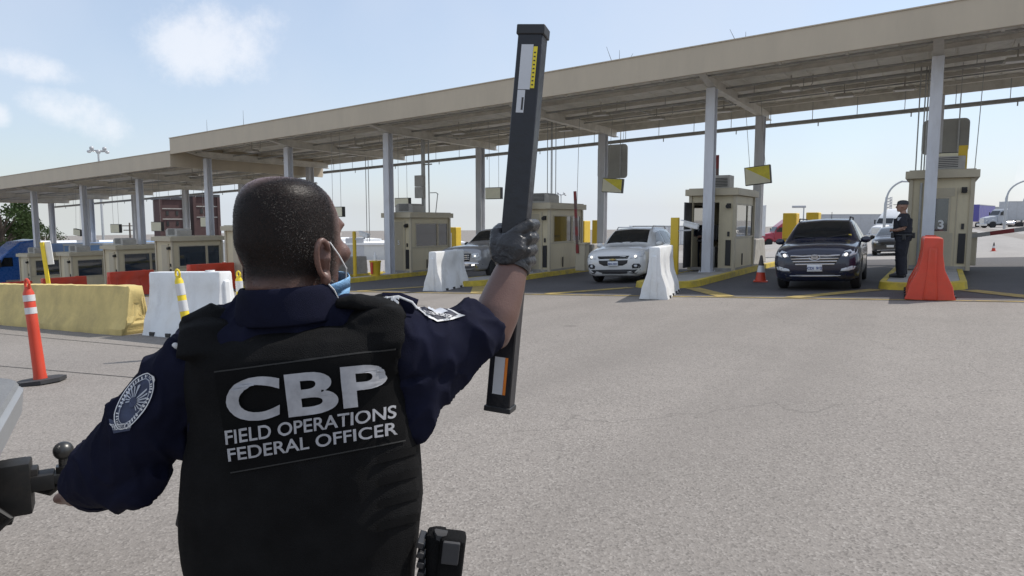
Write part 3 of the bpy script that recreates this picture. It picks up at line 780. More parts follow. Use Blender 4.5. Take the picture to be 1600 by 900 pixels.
SUV = [(0, .33, .55, .37, .66, .52, .62, .74, .46, .80), (.05, .26, .70, .33, .80, .55, .74, .84, .55, .91), (.16, .22, .82, .30, .89, .58, .83, .91, .62, .99), (.38, .21, .88, .29, .93, .62, .87, .96, .68, 1.05),
       (.8, .21, .89, .28, .94, .66, .89, 1.01, .71, 1.10), (1.18, .21, .89, .28, .94, .68, .90, 1.04, .73, 1.13), (1.32, .21, .89, .28, .94, .68, .90, 1.06, .73, 1.18), (1.7, .21, .89, .28, .94, .69, .90, 1.07, .68, 1.42),
       (2.08, .21, .89, .28, .94, .69, .90, 1.08, .63, 1.60), (2.5, .21, .89, .28, .94, .7, .90, 1.09, .63, 1.655), (3.3, .21, .89, .28, .94, .72, .90, 1.10, .62, 1.65), (4.0, .22, .88, .3, .93, .74, .88, 1.11, .59, 1.60),
       (4.35, .26, .86, .34, .91, .75, .86, 1.1, .56, 1.50), (4.58, .32, .8, .42, .87, .76, .82, 1.02, .58, 1.15), (4.69, .4, .7, .5, .8, .74, .74, .92, .5, .98)]
def seat_and_dash(root): pass

def suv_common(root, sh, m, rail=True, sides=(-1, 1)):
    sh.body(m, root)
    sh.screen('windscreen', 1.36, 2.04, .93, M_CARGLASS, root)
    sh.side_patch('side_window', [(1.72, 1.12), (2.62, 1.13), (2.62, 1.54), (2.2, 1.5)], .006, M_CARGLASS, root)
    sh.side_patch('side_window', [(2.72, 1.13), (3.5, 1.14), (3.42, 1.54), (2.72, 1.55)], .006, M_CARGLASS, root)
    sh.side_patch('side_window', [(3.6, 1.16), (4.2, 1.2), (4.05, 1.46), (3.52, 1.52)], .006, M_CARGLASS, root)
    for sx in (-1, 1):
        for wy in sh.wheels: wheel(root, sx * .81, wy, sh.rw)
        mirror(root, sx * .86, 1.62, 1.14, m)
        if rail:
            r = MB(); r.tube([(sx * .6, 2.25, 1.62), (sx * .6, 2.4, 1.71), (sx * .59, 3.8, 1.70), (sx * .57, 4.0, 1.6)], .018, 6); r.build('roof_rail', M_DARK if m is not M_W_SUV else M_RIM, root, smooth=True)
        h = MB(); h.bar((sx * .955, 2.35, .98), (sx * .955, 2.55, .98), .025, .03); h.build('door_handle', m, root)
    u = MB(); u.box((0, 2.3, .36), (1.5, 3.9, .25)); u.build('underbody', M_GREYP, root)
    for sx in (-1, 1): w = MB(); w.tube([(sx * .12, 1.33, 1.21), (sx * .62, 1.42, 1.28)], .012, 5); w.build('wiper', M_BLACK, root)

M_D_SUV = mat('dark navy car paint', (.009, .013, .034), .25, .0, var=.05, coat=.6, spec=.5)
M_W_SUV = mat('white car paint', (.68, .68, .67), .3, var=.02, coat=.8)
def vehicle(name, label, x, y, sc, rz=0.0, tilt=True, cat='car'):
    o = thing(name, label, cat, (x, y, ground_z(x, y) + .006), rot=(0, -.045 if tilt else 0, rz)); o.scale = (sc, sc, sc); return o
# dark SUV in the right lane
sh = CarShape(SUV, (.93, 3.63), .37)
car = vehicle('parked_car', 'dark navy SUV with lit headlights stopped beside the booth numbered 3', -2.2, 15.4, .9, R(2.5))
suv_common(car, sh, M_D_SUV)
sh.front_patch('grille', [(-.55, .82), (-.42, .62), (.42, .62), (.55, .82), (.3, .86), (-.3, .86)], .012, M_BLACK, car)
for z, w0 in ((.84, .52), (.77, .5), (.705, .46), (.64, .41)):
    sh.front_patch('grille_bar', [(-w0 - .02, z - .0), (-w0, z - .028), (w0, z - .028), (w0 + .02, z), (w0, z + .006), (-w0, z + .006)], .03, M_CHROME, car)
text_part('emblem', 'H', M_CHROME, car, (0, sh.front_y(0, .78) - .045, .785), (math.pi / 2, 0, 0), .15, .006, .004, sx=1.5).data.transform(Matrix.Shear('XY', 4, (.3, 0)))
k = MB(); k.tube([(.115 * math.cos(a), sh.front_y(0, .78) - .045, .785 + .065 * math.sin(a)) for a in [2 * math.pi * i / 20 for i in range(21)]], .007, 5); k.build('emblem_ring', M_CHROME, car)
for f in (lambda o: o, mir):
    sh.front_patch('headlight', f([(.56, .8), (.62, .92), (.86, 1.0), (.9, .93), (.86, .84), (.7, .79)]), .01, M_LAMP, car)
    sh.front_patch('bulb', f([(.62, .83), (.63, .87), (.66, .885), (.695, .87), (.695, .83), (.66, .815)]), .03, M_LIT, car)
    sh.front_patch('fog_lamp', f([(.54, .47), (.56, .52), (.78, .58), (.86, .57), (.84, .5), (.7, .47)]), .012, M_LAMP, car)
    sh.front_patch('lower_intake', f([(.5, .43), (.52, .45), (.88, .46), (.9, .62), (.93, .6), (.92, .42), (.7, .4)]), .006, M_GREYP, car)
sh.front_patch('lower_intake', [(-.62, .28), (.62, .28), (.66, .4), (-.66, .4)], .008, M_GREYP, car)
sh.front_patch('skid_plate', [(-.5, .345), (.5, .345), (.55, .37), (-.55, .37)], .022, M_CHROME, car)
sh.front_patch('licence_plate', [(-.16, .46), (.16, .46), (.16, .62), (-.16, .62)], .035, M_PLATE, car)
text_part('plate_text', 'CDI  962', M_INK, car, (0, sh.front_y(0, .54) - .045, .535), (math.pi / 2, 0, 0), .085, .002, .002)
k = MB(); k.box((.62, 1.47, 1.235), (.13, .012, .1)); o = k.build('pass_card', mat('yellow card', (.8, .62, .08), .6), car); o.rotation_euler = (0, 0, 0)
k = MB(); k.cyl((.05, 3.8, 1.67), (.05, 3.95, 1.88), .008, n=5); k.build('aerial', M_BLACK, car)
# white SUV in the next lane
sh = CarShape(SUV, (.93, 3.63), .37)
car = vehicle('parked_car', 'white SUV with lit headlights behind the white pinched barrier', -7.52, 17.1, .9, R(5))
suv_common(car, sh, M_W_SUV)
sh.front_patch('upper_grille', [(-.5, .84), (-.46, .76), (.46, .76), (.5, .84)], .012, M_BLACK, car)
sh.front_patch('lower_grille', [(-.46, .71), (-.44, .62), (-.3, .55), (.3, .55), (.44, .62), (.46, .71)], .012, M_BLACK, car)
k = MB(); k.box((0, sh.front_y(0, .73) - .03, .735), (.2, .03, .035), bevel=.008); k.box((0, sh.front_y(0, .73) - .03, .735), (.075, .034, .06), bevel=.008); k.build('emblem', mat('gold badge', (.45, .36, .16), .3, .7), car)
for f in (lambda o: o, mir):
    sh.front_patch('headlight', f([(.54, .76), (.56, .86), (.84, .98), (.9, .93), (.88, .8), (.7, .75)]), .01, M_LAMP, car)
    sh.front_patch('bulb', f([(.66, .8), (.665, .845), (.7, .86), (.73, .845), (.73, .8), (.7, .785)]), .03, M_LIT, car)
    sh.front_patch('fog_lamp', f([(.6, .46), (.58, .54), (.64, .6), (.8, .6), (.84, .52), (.8, .46)]), .012, M_BLACK, car)
    sh.front_patch('fog_lens', f([(.66, .5), (.66, .56), (.72, .57), (.75, .53), (.72, .49)]), .026, M_LAMP, car)
sh.front_patch('lower_bumper', [(-.7, .3), (.7, .3), (.82, .42), (.45, .43), (-.45, .43), (-.82, .42)], .01, M_GREYP, car)
sh.front_patch('licence_plate', [(-.16, .53), (.16, .53), (.16, .68), (-.16, .68)], .035, M_PLATE, car)
text_part('plate_text', 'BKN 4071', M_INK, car, (0, sh.front_y(0, .6) - .045, .6), (math.pi / 2, 0, 0), .07, .002, .001)
# grey pickup further left
PK = [(0, .42, .7, .5, .86, .68, .84, .98, .68, 1.08), (.08, .36, .85, .45, .95, .72, .93, 1.08, .78, 1.19), (.4, .34, .95, .42, 1.0, .76, .97, 1.16, .84, 1.27), (1.0, .34, .96, .42, 1.01, .8, .98, 1.2, .86, 1.31), (1.55, .34, .96, .42, 1.01, .82, .98, 1.23, .86, 1.34),
      (1.75, .34, .96, .42, 1.01, .82, .97, 1.25, .82, 1.42), (2.4, .34, .96, .42, 1.01, .82, .97, 1.28, .7, 1.84), (2.8, .34, .96, .42, 1.01, .82, .97, 1.28, .7, 1.92), (3.6, .34, .96, .42, 1.01, .82, .97, 1.28, .7, 1.9), (3.9, .34, .96, .42, 1.01, .82, .97, 1.28, .74, 1.78),
      (4.0, .36, .96, .44, 1.01, .82, .98, 1.28, .93, 1.31), (5.6, .4, .96, .5, 1.01, .84, .98, 1.28, .93, 1.31), (5.75, .5, .9, .6, .96, .84, .93, 1.2, .88, 1.24)]
sh = CarShape(PK, (1.0, 4.6), .41)
M_GREY_T = mat('silver grey car paint', (.3, .3, .31), .3, .4, var=.03, coat=.7)
car = vehicle('pickup_truck', 'silver grey pickup truck with chrome bumper behind the baton and forearm', -13.35, 17.9, .88, cat='pickup truck')
sh.body(M_GREY_T, car); sh.screen('windscreen', 1.8, 2.38, .93, M_CARGLASS, car)
sh.side_patch('side_window', [(2.2, 1.33), (3.0, 1.33), (3.0, 1.74), (2.55, 1.74)], .006, M_CARGLASS, car); sh.side_patch('side_window', [(3.1, 1.33), (3.75, 1.33), (3.6, 1.74), (3.1, 1.74)], .006, M_CARGLASS, car)
for sx in (-1, 1):
    for wy in sh.wheels: wheel(car, sx * .87, wy, .41, .27)
    mirror(car, sx * .93, 2.0, 1.36, M_BLACK)
sh.front_patch('grille', [(-.48, .74), (.48, .74), (.56, 1.02), (-.56, 1.02)], .014, M_BLACK, car)
for z in (.8, .87, .94): sh.front_patch('grille_bar', [(-.5, z), (.5, z), (.5, z + .025), (-.5, z + .025)], .03, M_CHROME, car)
for f in (lambda o: o, mir):
    sh.front_patch('headlight', f([(.6, .84), (.6, 1.0), (.88, 1.04), (.92, .9), (.86, .84)]), .014, M_LAMP, car)
    sh.front_patch('bulb', f([(.72, .9), (.72, .95), (.78, .96), (.79, .9)]), .03, M_LIT, car)
    sh.front_patch('fog_lamp', f([(.6, .56), (.6, .62), (.74, .63), (.74, .57)]), .05, M_LIT, car)
sh.front_patch('bumper', [(-.85, .5), (.85, .5), (.93, .66), (.5, .7), (-.5, .7), (-.93, .66)], .04, M_CHROME, car, thick=.05)
u = MB(); u.box((0, 2.9, .5), (1.6, 4.9, .3)); u.build('underbody', M_GREYP, car)
# dark sedan coming up behind
SED = [(y, zb * .9, wl * .95, zl * .9, wm * .95, zm * .92, wb * .94, zbt * .86, wt * .93, zt * .86) for (y, zb, wl, zl, wm, zm, wb, zbt, wt, zt) in SUV]
sh = CarShape(SED, (.93, 3.63), .33)
p = spot(1391, 29.5); car = vehicle('parked_car', 'small dark sedan waiting far behind, beside the standing officer', p.x, p.y, .85)
sh.body(mat('dark grey car paint', (.02, .022, .026), .3, var=.05, coat=.8), car); sh.screen('windscreen', 1.36, 2.04, .93, mat('sky lit glass', (.05, .06, .07), .03, spec=.9), car)
for sx in (-1, 1):
    for wy in sh.wheels: wheel(car, sx * .77, wy, .33)
    mirror(car, sx * .8, 1.6, .98, M_BLACK)
for f in (lambda o: o, mir): sh.front_patch('headlight', f([(.54, .66), (.56, .73), (.78, .8), (.82, .72), (.7, .65)]), .012, M_LAMP, car)
sh.front_patch('grille', [(-.4, .58), (.4, .58), (.45, .7), (-.45, .7)], .012, M_BLACK, car)
sh.front_patch('licence_plate', [(-.16, .42), (.16, .42), (.16, .54), (-.16, .54)], .03, M_PLATE, car)
sh.front_patch('bumper_strip', [(-.6, .26), (.6, .26), (.6, .3), (-.6, .3)], .02, M_CHROME, car)
sh.side_patch('side_window', [(1.8, .97), (2.62, .97), (2.62, 1.3), (2.25, 1.3)], .006, M_CARGLASS, car); sh.side_patch('side_window', [(2.72, .97), (3.5, .98), (3.3, 1.3), (2.72, 1.3)], .006, M_CARGLASS, car)

# ---- lorries: nose at the local origin, heading -Y
def semi(label, m, p, rz, sleeper=True, sc=1.0, low=False, cat='truck', trailer_gap=True):
    o = thing('semi_truck', label, cat, p, rot=(0, 0, rz)); o.scale = (sc,) * 3
    h = MB()
    st = [(.0, .62, .62, 1.42), (.12, .78, .6, 1.6), (.9, .95, .6, 1.78), (1.7, 1.05, .6, 1.92)]
    rings = []
    for y, w_, z0, z1 in st:
        rings.append([h.bm.verts.new((x, y, z)) for x, z in ((-w_, z0), (w_, z0), (w_, z1 - .3), (w_ * .8, z1), (0, z1 + .05), (-w_ * .8, z1), (-w_, z1 - .3))])
    h.bridge(rings); h.build('hood', m, o, bevel=.05, seg=3)
    c = MB()
    prof = [(1.7, .6), (1.7, 1.95), (2.15, 2.75), (2.5, 3.0)] + ([(3.4, 3.75), (4.6, 3.95), (4.6, .8)] if sleeper else [(3.2, 3.0), (3.2, .8)])
    c.prism(prof, 'X', -1.15, 1.15); cab = c.build('cab', m, o, bevel=.12, seg=3)
    g = MB()
    for sx in (-1, 1): g.prism([(1.74 - .0, 2.02), (2.13, 2.7), (2.15, 2.66), (1.78, 1.98)], 'X', sx * .06, sx * 1.02)
    b = MB(); b.bm.free(); g.bm.free()
    g = MB(); v = [(-1.02, 1.735, 2.06), (1.02, 1.735, 2.06), (.95, 2.1, 2.7), (-.95, 2.1, 2.7)]
    g.poly([(x, y - .012, z + .012) for x, y, z in v]); w1 = g.build('windscreen', M_CARGLASS, o, solid=.012)
    for sx in (-1, 1):
        g = MB(); g.poly([(sx * 1.16, 2.0, 2.0), (sx * 1.16, 2.85, 2.0), (sx * 1.16, 2.85, 2.65), (sx * 1.16, 2.3, 2.65)]); g.build('side_window', M_CARGLASS, o, solid=.012)
        f = MB(); f.tube([(sx * 1.02, .3, .75), (sx * 1.06, .55, 1.1), (sx * 1.06, 1.0, 1.2), (sx * 1.06, 1.45, 1.08), (sx * 1.06, 1.7, .7)], [(.09, .17)] * 5, 10); f.build('fender', m, o, smooth=True)
        k = MB(); k.box((sx * .8, .16, 1.15), (.3, .1, .22), bevel=.03); k.build('headlight', M_LAMP, o)
        k = MB(); k.box((sx * 1.38, 1.95, 2.25), (.14, .12, .55), bevel=.03); k.bar((sx * 1.1, 2.05, 2.4), (sx * 1.35, 1.95, 2.4), .03); k.build('wing_mirror', M_BLACK, o)
        k = MB(); k.cyl((sx * 1.0, 2.3, .75), (sx * 1.0, 4.2, .75), .33, n=16); k.build('fuel_tank', M_CHROME, o, smooth=True)
        if sleeper: k = MB(); k.cyl((sx * 1.05, 4.72, 1.2), (sx * 1.05, 4.72, 3.9), .07, n=10); k.build('exhaust_stack', M_CHROME, o, smooth=True)
    k = MB(); k.box((0, -.02, 1.12), (1.0, .06, .85), bevel=.02); k.build('grille', M_CHROME, o)
    k = MB(); k.box((0, -.02, .52), (2.2, .3, .36), bevel=.05); k.build('bumper', m if low else M_CHROME, o)
    k = MB(); k.box((0, 4.2, .82), (.9, 5.6, .2)); k.build('chassis', M_DARK, o)
    for sx in (-1, 1):
        for wy in (1.0, 5.2, 6.5): wheel(o, sx * 1.0, wy, .5, .34, 6)
    return o
def trailer(label, m, p, rz, L=15, H=4.1, name='box_trailer', back=None):
    o = thing(name, label, 'trailer', p, rot=(0, 0, rz))
    b = MB(); b.box((0, L / 2, 1.15 + (H - 1.15) / 2), (2.55, L, H - 1.15)); b.build('body', m, o, bevel=.03)
    k = MB()
    for sx in (-1, 1):
        for z in (1.2, H - .05): k.box((sx * 1.282, L / 2, z), (.03, L, .12))
        n = int(L / 1.2)
        for i in range(n + 1): k.box((sx * 1.28, .05 + (L - .1) * i / n, 1.15 + (H - 1.15) / 2), (.02, .05, H - 1.4))
    for x in (-1.2, 1.2): k.box((x, L + .01, 1.15 + (H - 1.15) / 2), (.12, .03, H - 1.2))
    k.build('frame', M_GALV, o)
    for sx in (-1, 1):
        for wy in (L - 2.6, L - 1.3): wheel(o, sx * 1.0, wy, .5, .34, 6)
        q = MB(); q.bar((sx * .8, 2.4, .05), (sx * .8, 2.4, 1.15), .12); q.build('landing_leg', M_DARK, o)
    return o
M_RED = mat('red truck paint', (.32, .012, .03), .3, var=.05, coat=.6)
M_TW = mat('white truck paint', (.66, .67, .68), .4, var=.03, dirt=(.45, .44, .42), damt=.4)
M_TGREY = mat('grey truck paint', (.38, .4, .43), .4, var=.04)
M_BLUE = mat('blue truck paint', (.015, .09, .32), .28, var=.06, coat=.7)
M_TRL = mat('grey trailer skin', (.47, .48, .5), .45, .2, var=.05, dirt=(.3, .29, .28), damt=.4)
M_PURP = mat('purple trailer skin', (.1, .09, .32), .5, var=.06)
p = spot(1186, 98); semi('red semi truck with sleeper far behind the dark SUV', M_RED, p, -R(60))
p = spot(1262, 99); trailer('long pale box trailer behind the red semi truck, above the dark SUV roof', M_TRL, p + Vector((0, 0, 0)), -R(74), 13)
p = spot(1366, 85); semi('white semi truck far behind, left of the standing officer', M_TW, p, -R(28), True)
p = spot(1512, 118); trailer('purple box trailer just right of the booth numbered 3', M_PURP, p, -R(12), 14)
p = spot(1531, 108); semi('pale grey day cab semi truck far right beyond the lowered barrier arm', M_TGREY, p, -R(60), False)
p = spot(1563, 110); trailer('grey box trailer cut by the right edge, pulled by the pale day cab', M_TRL, p, -R(64), 15, 4.1)
p = spot(1524, 150); trailer('far grey box trailer behind the pale day cab', M_TRL, p, -R(70), 16)
p = spot(1164, 48); trailer('white box trailer end seen between the open booth and the rear column', M_TW, p, R(14), 10, 3.3)
p = spot(985, 75); trailer('long low white trailer over the roof of the white SUV', M_TW, p, -R(60), 13, 3.2)
p = spot(960, 66); semi('white semi truck behind the left edge of the white SUV', M_TW, p, -R(20), False, .8)
semi('bright blue semi truck with a curved roof fairing at the far left edge', M_BLUE, (-51.5, 17.2, ground_z(-51.5, 17.2)), 0, True, .88)
trailer('light blue box trailer behind the blue semi truck', mat('light blue trailer skin', (.16, .28, .5), .5, var=.05), (-51.5, 22.6, ground_z(-51.5, 22)), 0, 8, 3.1)
# ------------------------------------------------------------------ background
def onY(px, Y):                                          # world x where column px crosses the line y = Y
    d = ray_dir(px, 345); return d.x / d.y * Y
def dep(x, y): return -x * math.sin(YAW) + y * math.cos(YAW)
M_WALL = mat('pale warehouse wall', (.6, .6, .58), .7, var=.05, scale=.3, dirt=(.45, .43, .4), dscale=.4, damt=.3)
M_BRICK = mat('dark red brick', (.075, .04, .038), .85, var=.25, scale=1.2, dirt=(.06, .04, .04), dscale=.6, damt=.6)
M_ROOFD = mat('dark slate', (.05, .05, .055), .7)
M_WIRE = mat('wire', (.06, .06, .06), .6)
def facing(p): return math.atan2(p.y, p.x) - math.pi / 2   # yaw that turns a thing's -Y side to the plaza
def warehouse(label, px, d, L, H, doors, rz=None):
    p = spot(px, d); o = thing('warehouse', label, 'warehouse', p, rz if rz is not None else facing(p))
    w_ = MB(); w_.box((0, 6, H / 2 - 1.5), (L, 12, H + 3)); w_.build('wall', M_WALL, o)
    r = MB(); r.box((0, 6, H + .15), (L + .5, 12.5, .3)); r.build('roof', M_ROOFD if doors < 0 else M_WPAINT, o)
    for i in range(abs(doors)):
        x = -L / 2 + L * (i + .5) / abs(doors); k = MB(); k.box((x, -.03, 1.6), (2.6, .06, 3.2)); k.build('door', M_TRL, o)
    return o
warehouse('long low white warehouse behind the left booths', 235, 95, 66, 2.6, 9)
warehouse('pale low building seen between the officer head and the fifth booth', 590, 100, 26, 2.2, 4)
warehouse('distant low pale shed behind the white SUV', 900, 150, 40, 3.4, 5)
def tower(label, px, d, wd, H, cap):
    p = spot(px, d); o = thing('brick_tower', label, 'tower', p, facing(p) + .3)
    b = MB(); b.box((0, wd / 2, H / 2 - 2), (wd, wd, H + 4))
    for s in (-1, 1): b.box((s * wd * .5, 0, H * .5 - 2), (wd * .12, wd * .12, H + 4))
    b.build('wall', M_BRICK, o)
    r = MB(); r.box((0, wd / 2, H + .3), (wd * 1.12, wd * 1.12, .6)); r.build('roof', M_ROOFD, o)
    for z in (.7, .86):
        k = MB(); k.box((0, -.06, H * z), (wd * 1.02, .14, .22)); k.build('ledge', M_CONC, o)
        for x in (-.22, .18): k = MB(); k.box((x * wd, -.03, H * (z - .07)), (wd * .1, .08, H * .07)); k.build('window', M_CARGLASS, o)
    return o
tower('dark red brick tower behind the left booths, with pale ledges', 273, 150, 5.0, zat(312, 150) - ground_z(*spot(273, 150).xy), False)
tower('blackish brick tower just left of the column nearest the officer head', 326, 155, 5.2, zat(308, 155) - ground_z(*spot(326, 155).xy), True)

M_LEAF = mat('foliage', (.055, .085, .028), .7, var=.5, scale=1.5, spec=.2)
M_BARK = mat('bark', (.09, .07, .055), .9, var=.3, bump=.4)
def tree(label, px, d, H, W, n, seed, name='broadleaf_tree'):
    rnd = random.Random(seed); p = spot(px, d); o = thing(name, label, 'tree', p, group='trees beyond the canopy')
    t = MB(); t.tube([(0, 0, -.5), (.1, 0, H * .25), (-.05, .1, H * .5), (.1, 0, H * .8)], [W * .05, W * .04, W * .03, W * .012], 8)
    cl = []
    for i in range(26):
        a = rnd.uniform(0, 6.28); zz = rnd.uniform(.28, .97); rr = W * .5 * math.sqrt(max(.04, 1 - ((zz - .55) / .5) ** 2)) * rnd.uniform(.35, 1)
        cl.append(Vector((math.cos(a) * rr, math.sin(a) * rr, H * zz)))
    for c in cl[:14]: t.tube([(0, 0, c.z * .55), c * .6 + Vector((0, 0, c.z * .28)), c], [W * .018, W * .012, W * .004], 5)
    t.build('trunk', M_BARK, o, smooth=True)
    b = MB()
    for c in cl:
        R0 = W * rnd.uniform(.09, .19)
        for k in range(n):
            v = Vector((rnd.gauss(0, 1), rnd.gauss(0, 1), rnd.gauss(0, .8))); v = v.normalized() * R0 * rnd.uniform(.3, 1.15)
            s = W * rnd.uniform(.011, .024); e1 = Vector((rnd.gauss(0, 1), rnd.gauss(0, 1), rnd.gauss(0, 1))).normalized(); e2 = e1.orthogonal()
            q = c + v; b.poly([q - e1 * s, q + e2 * s * .6, q + e1 * s, q - e2 * s * .6])
    b.build('crown', M_LEAF, o, recalc=False); return o
tree('large dark leafy tree at the far left edge under the canopy', 4, 75, zat(316, 75) - spot(4, 75).z, 7.5, 200, 1)
tree('smaller leafy tree right of the large tree at the far left', 36, 80, zat(338, 80) - spot(36, 80).z, 5.0, 150, 2)
tree('low distant bush of foliage above the blue trailer', 74, 120, zat(355, 120) - spot(74, 120).z, 5.5, 100, 3)

def pole_thing(name, label, cat, px, d, topy, r, build=None, group=None):
    p = spot(px, d); o = thing(name, label, cat, p, facing(p), group); h = zat(topy, d) - p.z
    k = MB(); k.cyl((0, 0, -.2), (0, 0, h), r, r * .6, 8); k.build('pole', M_GALV, o, smooth=True)
    if build: build(o, h)
    return o
def mast_head(s):
    def f(o, h):
        k = MB(); k.tube([(s * math.cos(a), s * math.sin(a), h) for a in [2 * math.pi * i / 16 for i in range(17)]], s * .06, 5); k.bar((-s, 0, h), (s, 0, h), s * .08); k.bar((0, -s, h), (0, s, h), s * .08); k.build('lamp_ring', M_GALV, o)
        for i in range(8):
            a = 2 * math.pi * i / 8; k = MB(); c = Vector((s * math.cos(a), s * math.sin(a), h + (.3 * s if i % 2 else -.1 * s)))
            k.sphere(c, s * .26, 8, (1, 1, .8)); k.build('floodlight', M_TRL, o, smooth=True)
    return f
pole_thing('floodlight_mast', 'tall floodlight mast with a ring of lamps above the left roof', 'light mast', 163, 110, 236, .22, mast_head(1.25), 'floodlight masts')
pole_thing('floodlight_mast', 'small far floodlight mast right of the booth beside the baton', 'light mast', 876, 150, 304, .16, mast_head(.95), 'floodlight masts')
def box_lamp(o, h):
    k = MB(); k.box((-.7, 0, h), (2.0, .7, .35), bevel=.08); k.build('lamp_head', M_TRL, o)
pole_thing('street_lamp', 'short post lamp with a box head left of the yellow pillars', 'street lamp', 1253, 105, 323, .14, box_lamp)
def curved_lamp(label, px, d, basey, bendy, tx, ty):
    p = spot(px, d); o = thing('street_lamp', label, 'street lamp', p, YAW, 'curved arm street lamps')
    W = lambda x, y: Vector(((x - px) / 1060 * d, 0, zat(y, d) - p.z))
    k = MB(); pts = [Vector((0, 0, -.2)), W(px, bendy + (basey - bendy) * .5), W(px + .5, bendy)]
    a, c = W(px + 1, bendy), W(tx, ty); q = Vector((a.x, 0, c.z))
    for i in range(1, 9): t = i / 8; pts.append(a * (1 - t) ** 2 + (a * .25 + q * .75) * 2 * t * (1 - t) + c * t * t)
    k.tube(pts, [.16] * 3 + [.11] * 8, 8); k.build('pole', M_GALV, o, smooth=True)
    e = MB(); e.box(pts[-1] + Vector((.25, 0, -.05)), (.9, .3, .18), bevel=.05); e.build('lamp_head', M_TRL, o)
curved_lamp('curved arm street lamp left of the standing officer', 1379, 80, 372, 318, 1404, 283)
curved_lamp('curved arm street lamp rising above the grey trailer at the right', 1566, 90, 356, 310, 1602, 280)
curved_lamp('curved arm street lamp at the right edge, the farther one', 1592, 115, 356, 318, 1612, 297)
p = spot(1384, 120); o = thing('lattice_mast', 'thin pale lattice mast behind the standing officer', 'mast', p, .3); h = zat(308, 120) - p.z
k = MB()
for x in (-.5, .5):
    for y in (-.5, .5): k.cyl((x, y, 0), (x * .8, y * .8, h), .06, n=5)
n = 14
for i in range(n):
    z0, z1 = h * i / n, h * (i + 1) / n
    for y in (-.45, .45): k.cyl((-.45, y, z0), (.45, y, z1), .04, n=4); k.cyl((.45, y, z0), (-.45, y, z1), .04, n=4)
k.build('lattice', M_TRL, o)
for lab, px, d, ty in (('wooden utility pole left of the leftmost column', 50, 90, 348), ('wooden utility pole above the white warehouse', 205, 110, 348)):
    p = spot(px, d); o = thing('utility_pole', lab, 'utility pole', p, 1.2, 'utility poles'); h = zat(ty, d) - p.z
    k = MB(); k.cyl((0, 0, 0), (0, 0, h), .16, .12, 8); k.build('pole', M_BARK, o); k = MB(); k.box((0, 0, h - .5), (2.2, .12, .14)); k.box((0, 0, h - 1.2), (1.8, .12, .14)); k.build('cross_arm', M_BARK, o)

# ---- tall yellow detector pillars behind the lanes
def pillar(label, px, Y, wd, topy, dp=.7, slot=False):
    x = onY(px, Y); z0 = ground_z(x, Y); o = thing('detector_pillar', label, 'pillar', (x, Y, z0), 0, 'yellow detector pillars'); h = zat(topy, dep(x, Y)) - z0
    k = MB(); k.box((0, 0, h / 2), (wd, dp, h)); k.build('cabinet', M_YEL, o, bevel=.03)
    f = MB()
    if slot: f.box((.08, -dp / 2 - .012, h * .62), (.2, .03, h * .5))
    else: f.box((0, -dp / 2 - .008, h * .45), (wd * .8, .02, .03))
    f.build('panel', M_WPAINT if slot else M_DARK, o)
    k = MB(); k.box((0, 0, .12), (wd + .25, dp + .25, .24)); k.build('plinth', M_CONC, o)
pillar('yellow pillar left of the grey pickup cab, with a pale opening', 706, 31, .95, 355, .5, True)
pillar('yellow pillar just right of the booth beside the baton', 911, 31, .5, 345)
pillar('yellow pillar left of the white SUV, against the rear column', 937, 30, .48, 344)
pillar('tall yellow pillar above the dark SUV, beside the red semi truck', 1236, 31.5, .56, 333)
pillar('yellow pillar above the roof of the dark SUV, the right of two', 1271, 31.5, .5, 332)
def block(label, x, y, L=2.4, h=.85):
    o = thing('concrete_block', label, 'concrete block', (x, y, top(x, y)), 0, 'grey concrete blocks on the islands')
    k = MB(); k.prism([(-.28, 0), (.28, 0), (.2, h), (-.2, h)], 'Y', -L / 2, L / 2); k.build('body', M_CONC, o, bevel=.03)
    k = MB(); k.box((0, -L / 2 - .005, h * .5), (.08, .03, .3)); k.build('slot', M_DARK, o)
block('grey concrete block behind the booth beside the baton', IX[6] + .15, 25.4); block('grey concrete block behind the open booth', IX[7] + .1, 24.6)
block('grey concrete block behind the booth hidden by the officer head', IX[4] + .3, 22.6); block('grey concrete block behind the booth next to the grey pickup', IX[5] + .1, 25.4)

# ---- hanging lane signs and light boxes under the roof
def hang_sign(label, px0, px1, y0, y1, Y):
    xa, xb = onY(px0, Y), onY(px1, Y); xm = (xa + xb) / 2; d = dep(xm, Y); za, zb = zat(y1, d), zat(y0, d)
    o = thing('hanging_sign', label, 'sign', (xm, Y, za), 0, 'grey sign backs hanging at the rear of the canopy'); w2, h = (xb - xa) / 2, zb - za; r = .16
    pts = []
    for cx, cz, a0 in ((w2 - r, h - r, 0), (-w2 + r, h - r, 90), (-w2 + r, r, 180), (w2 - r, r, 270)):
        for i in range(5): a = R(a0 + 22.5 * i); pts.append((cx + r * math.cos(a), cz + r * math.sin(a)))
    k = MB(); k.prism(pts, 'Y', -.02, .02); k.build('sign_panel', M_SIGNB, o)
    for s in (-1, 1):
        k = MB(); k.bar((s * w2 * .55, -.045, .1), (s * w2 * .55, -.045, h - .02), .06, .04); k.cyl((s * w2 * .55, -.045, h - .05), (s * w2 * .55, -.045, max(h + .05, ZU(xm) + .3 - za)), .02, n=6); k.build('bracket', M_PIPE, o)
hang_sign('grey rounded sign back hanging above the white SUV', 933, 979, 226, 279, 27.75)
hang_sign('large grey rounded sign back hanging above the booth numbered 3', 1433, 1506, 186, 241, 27.75)
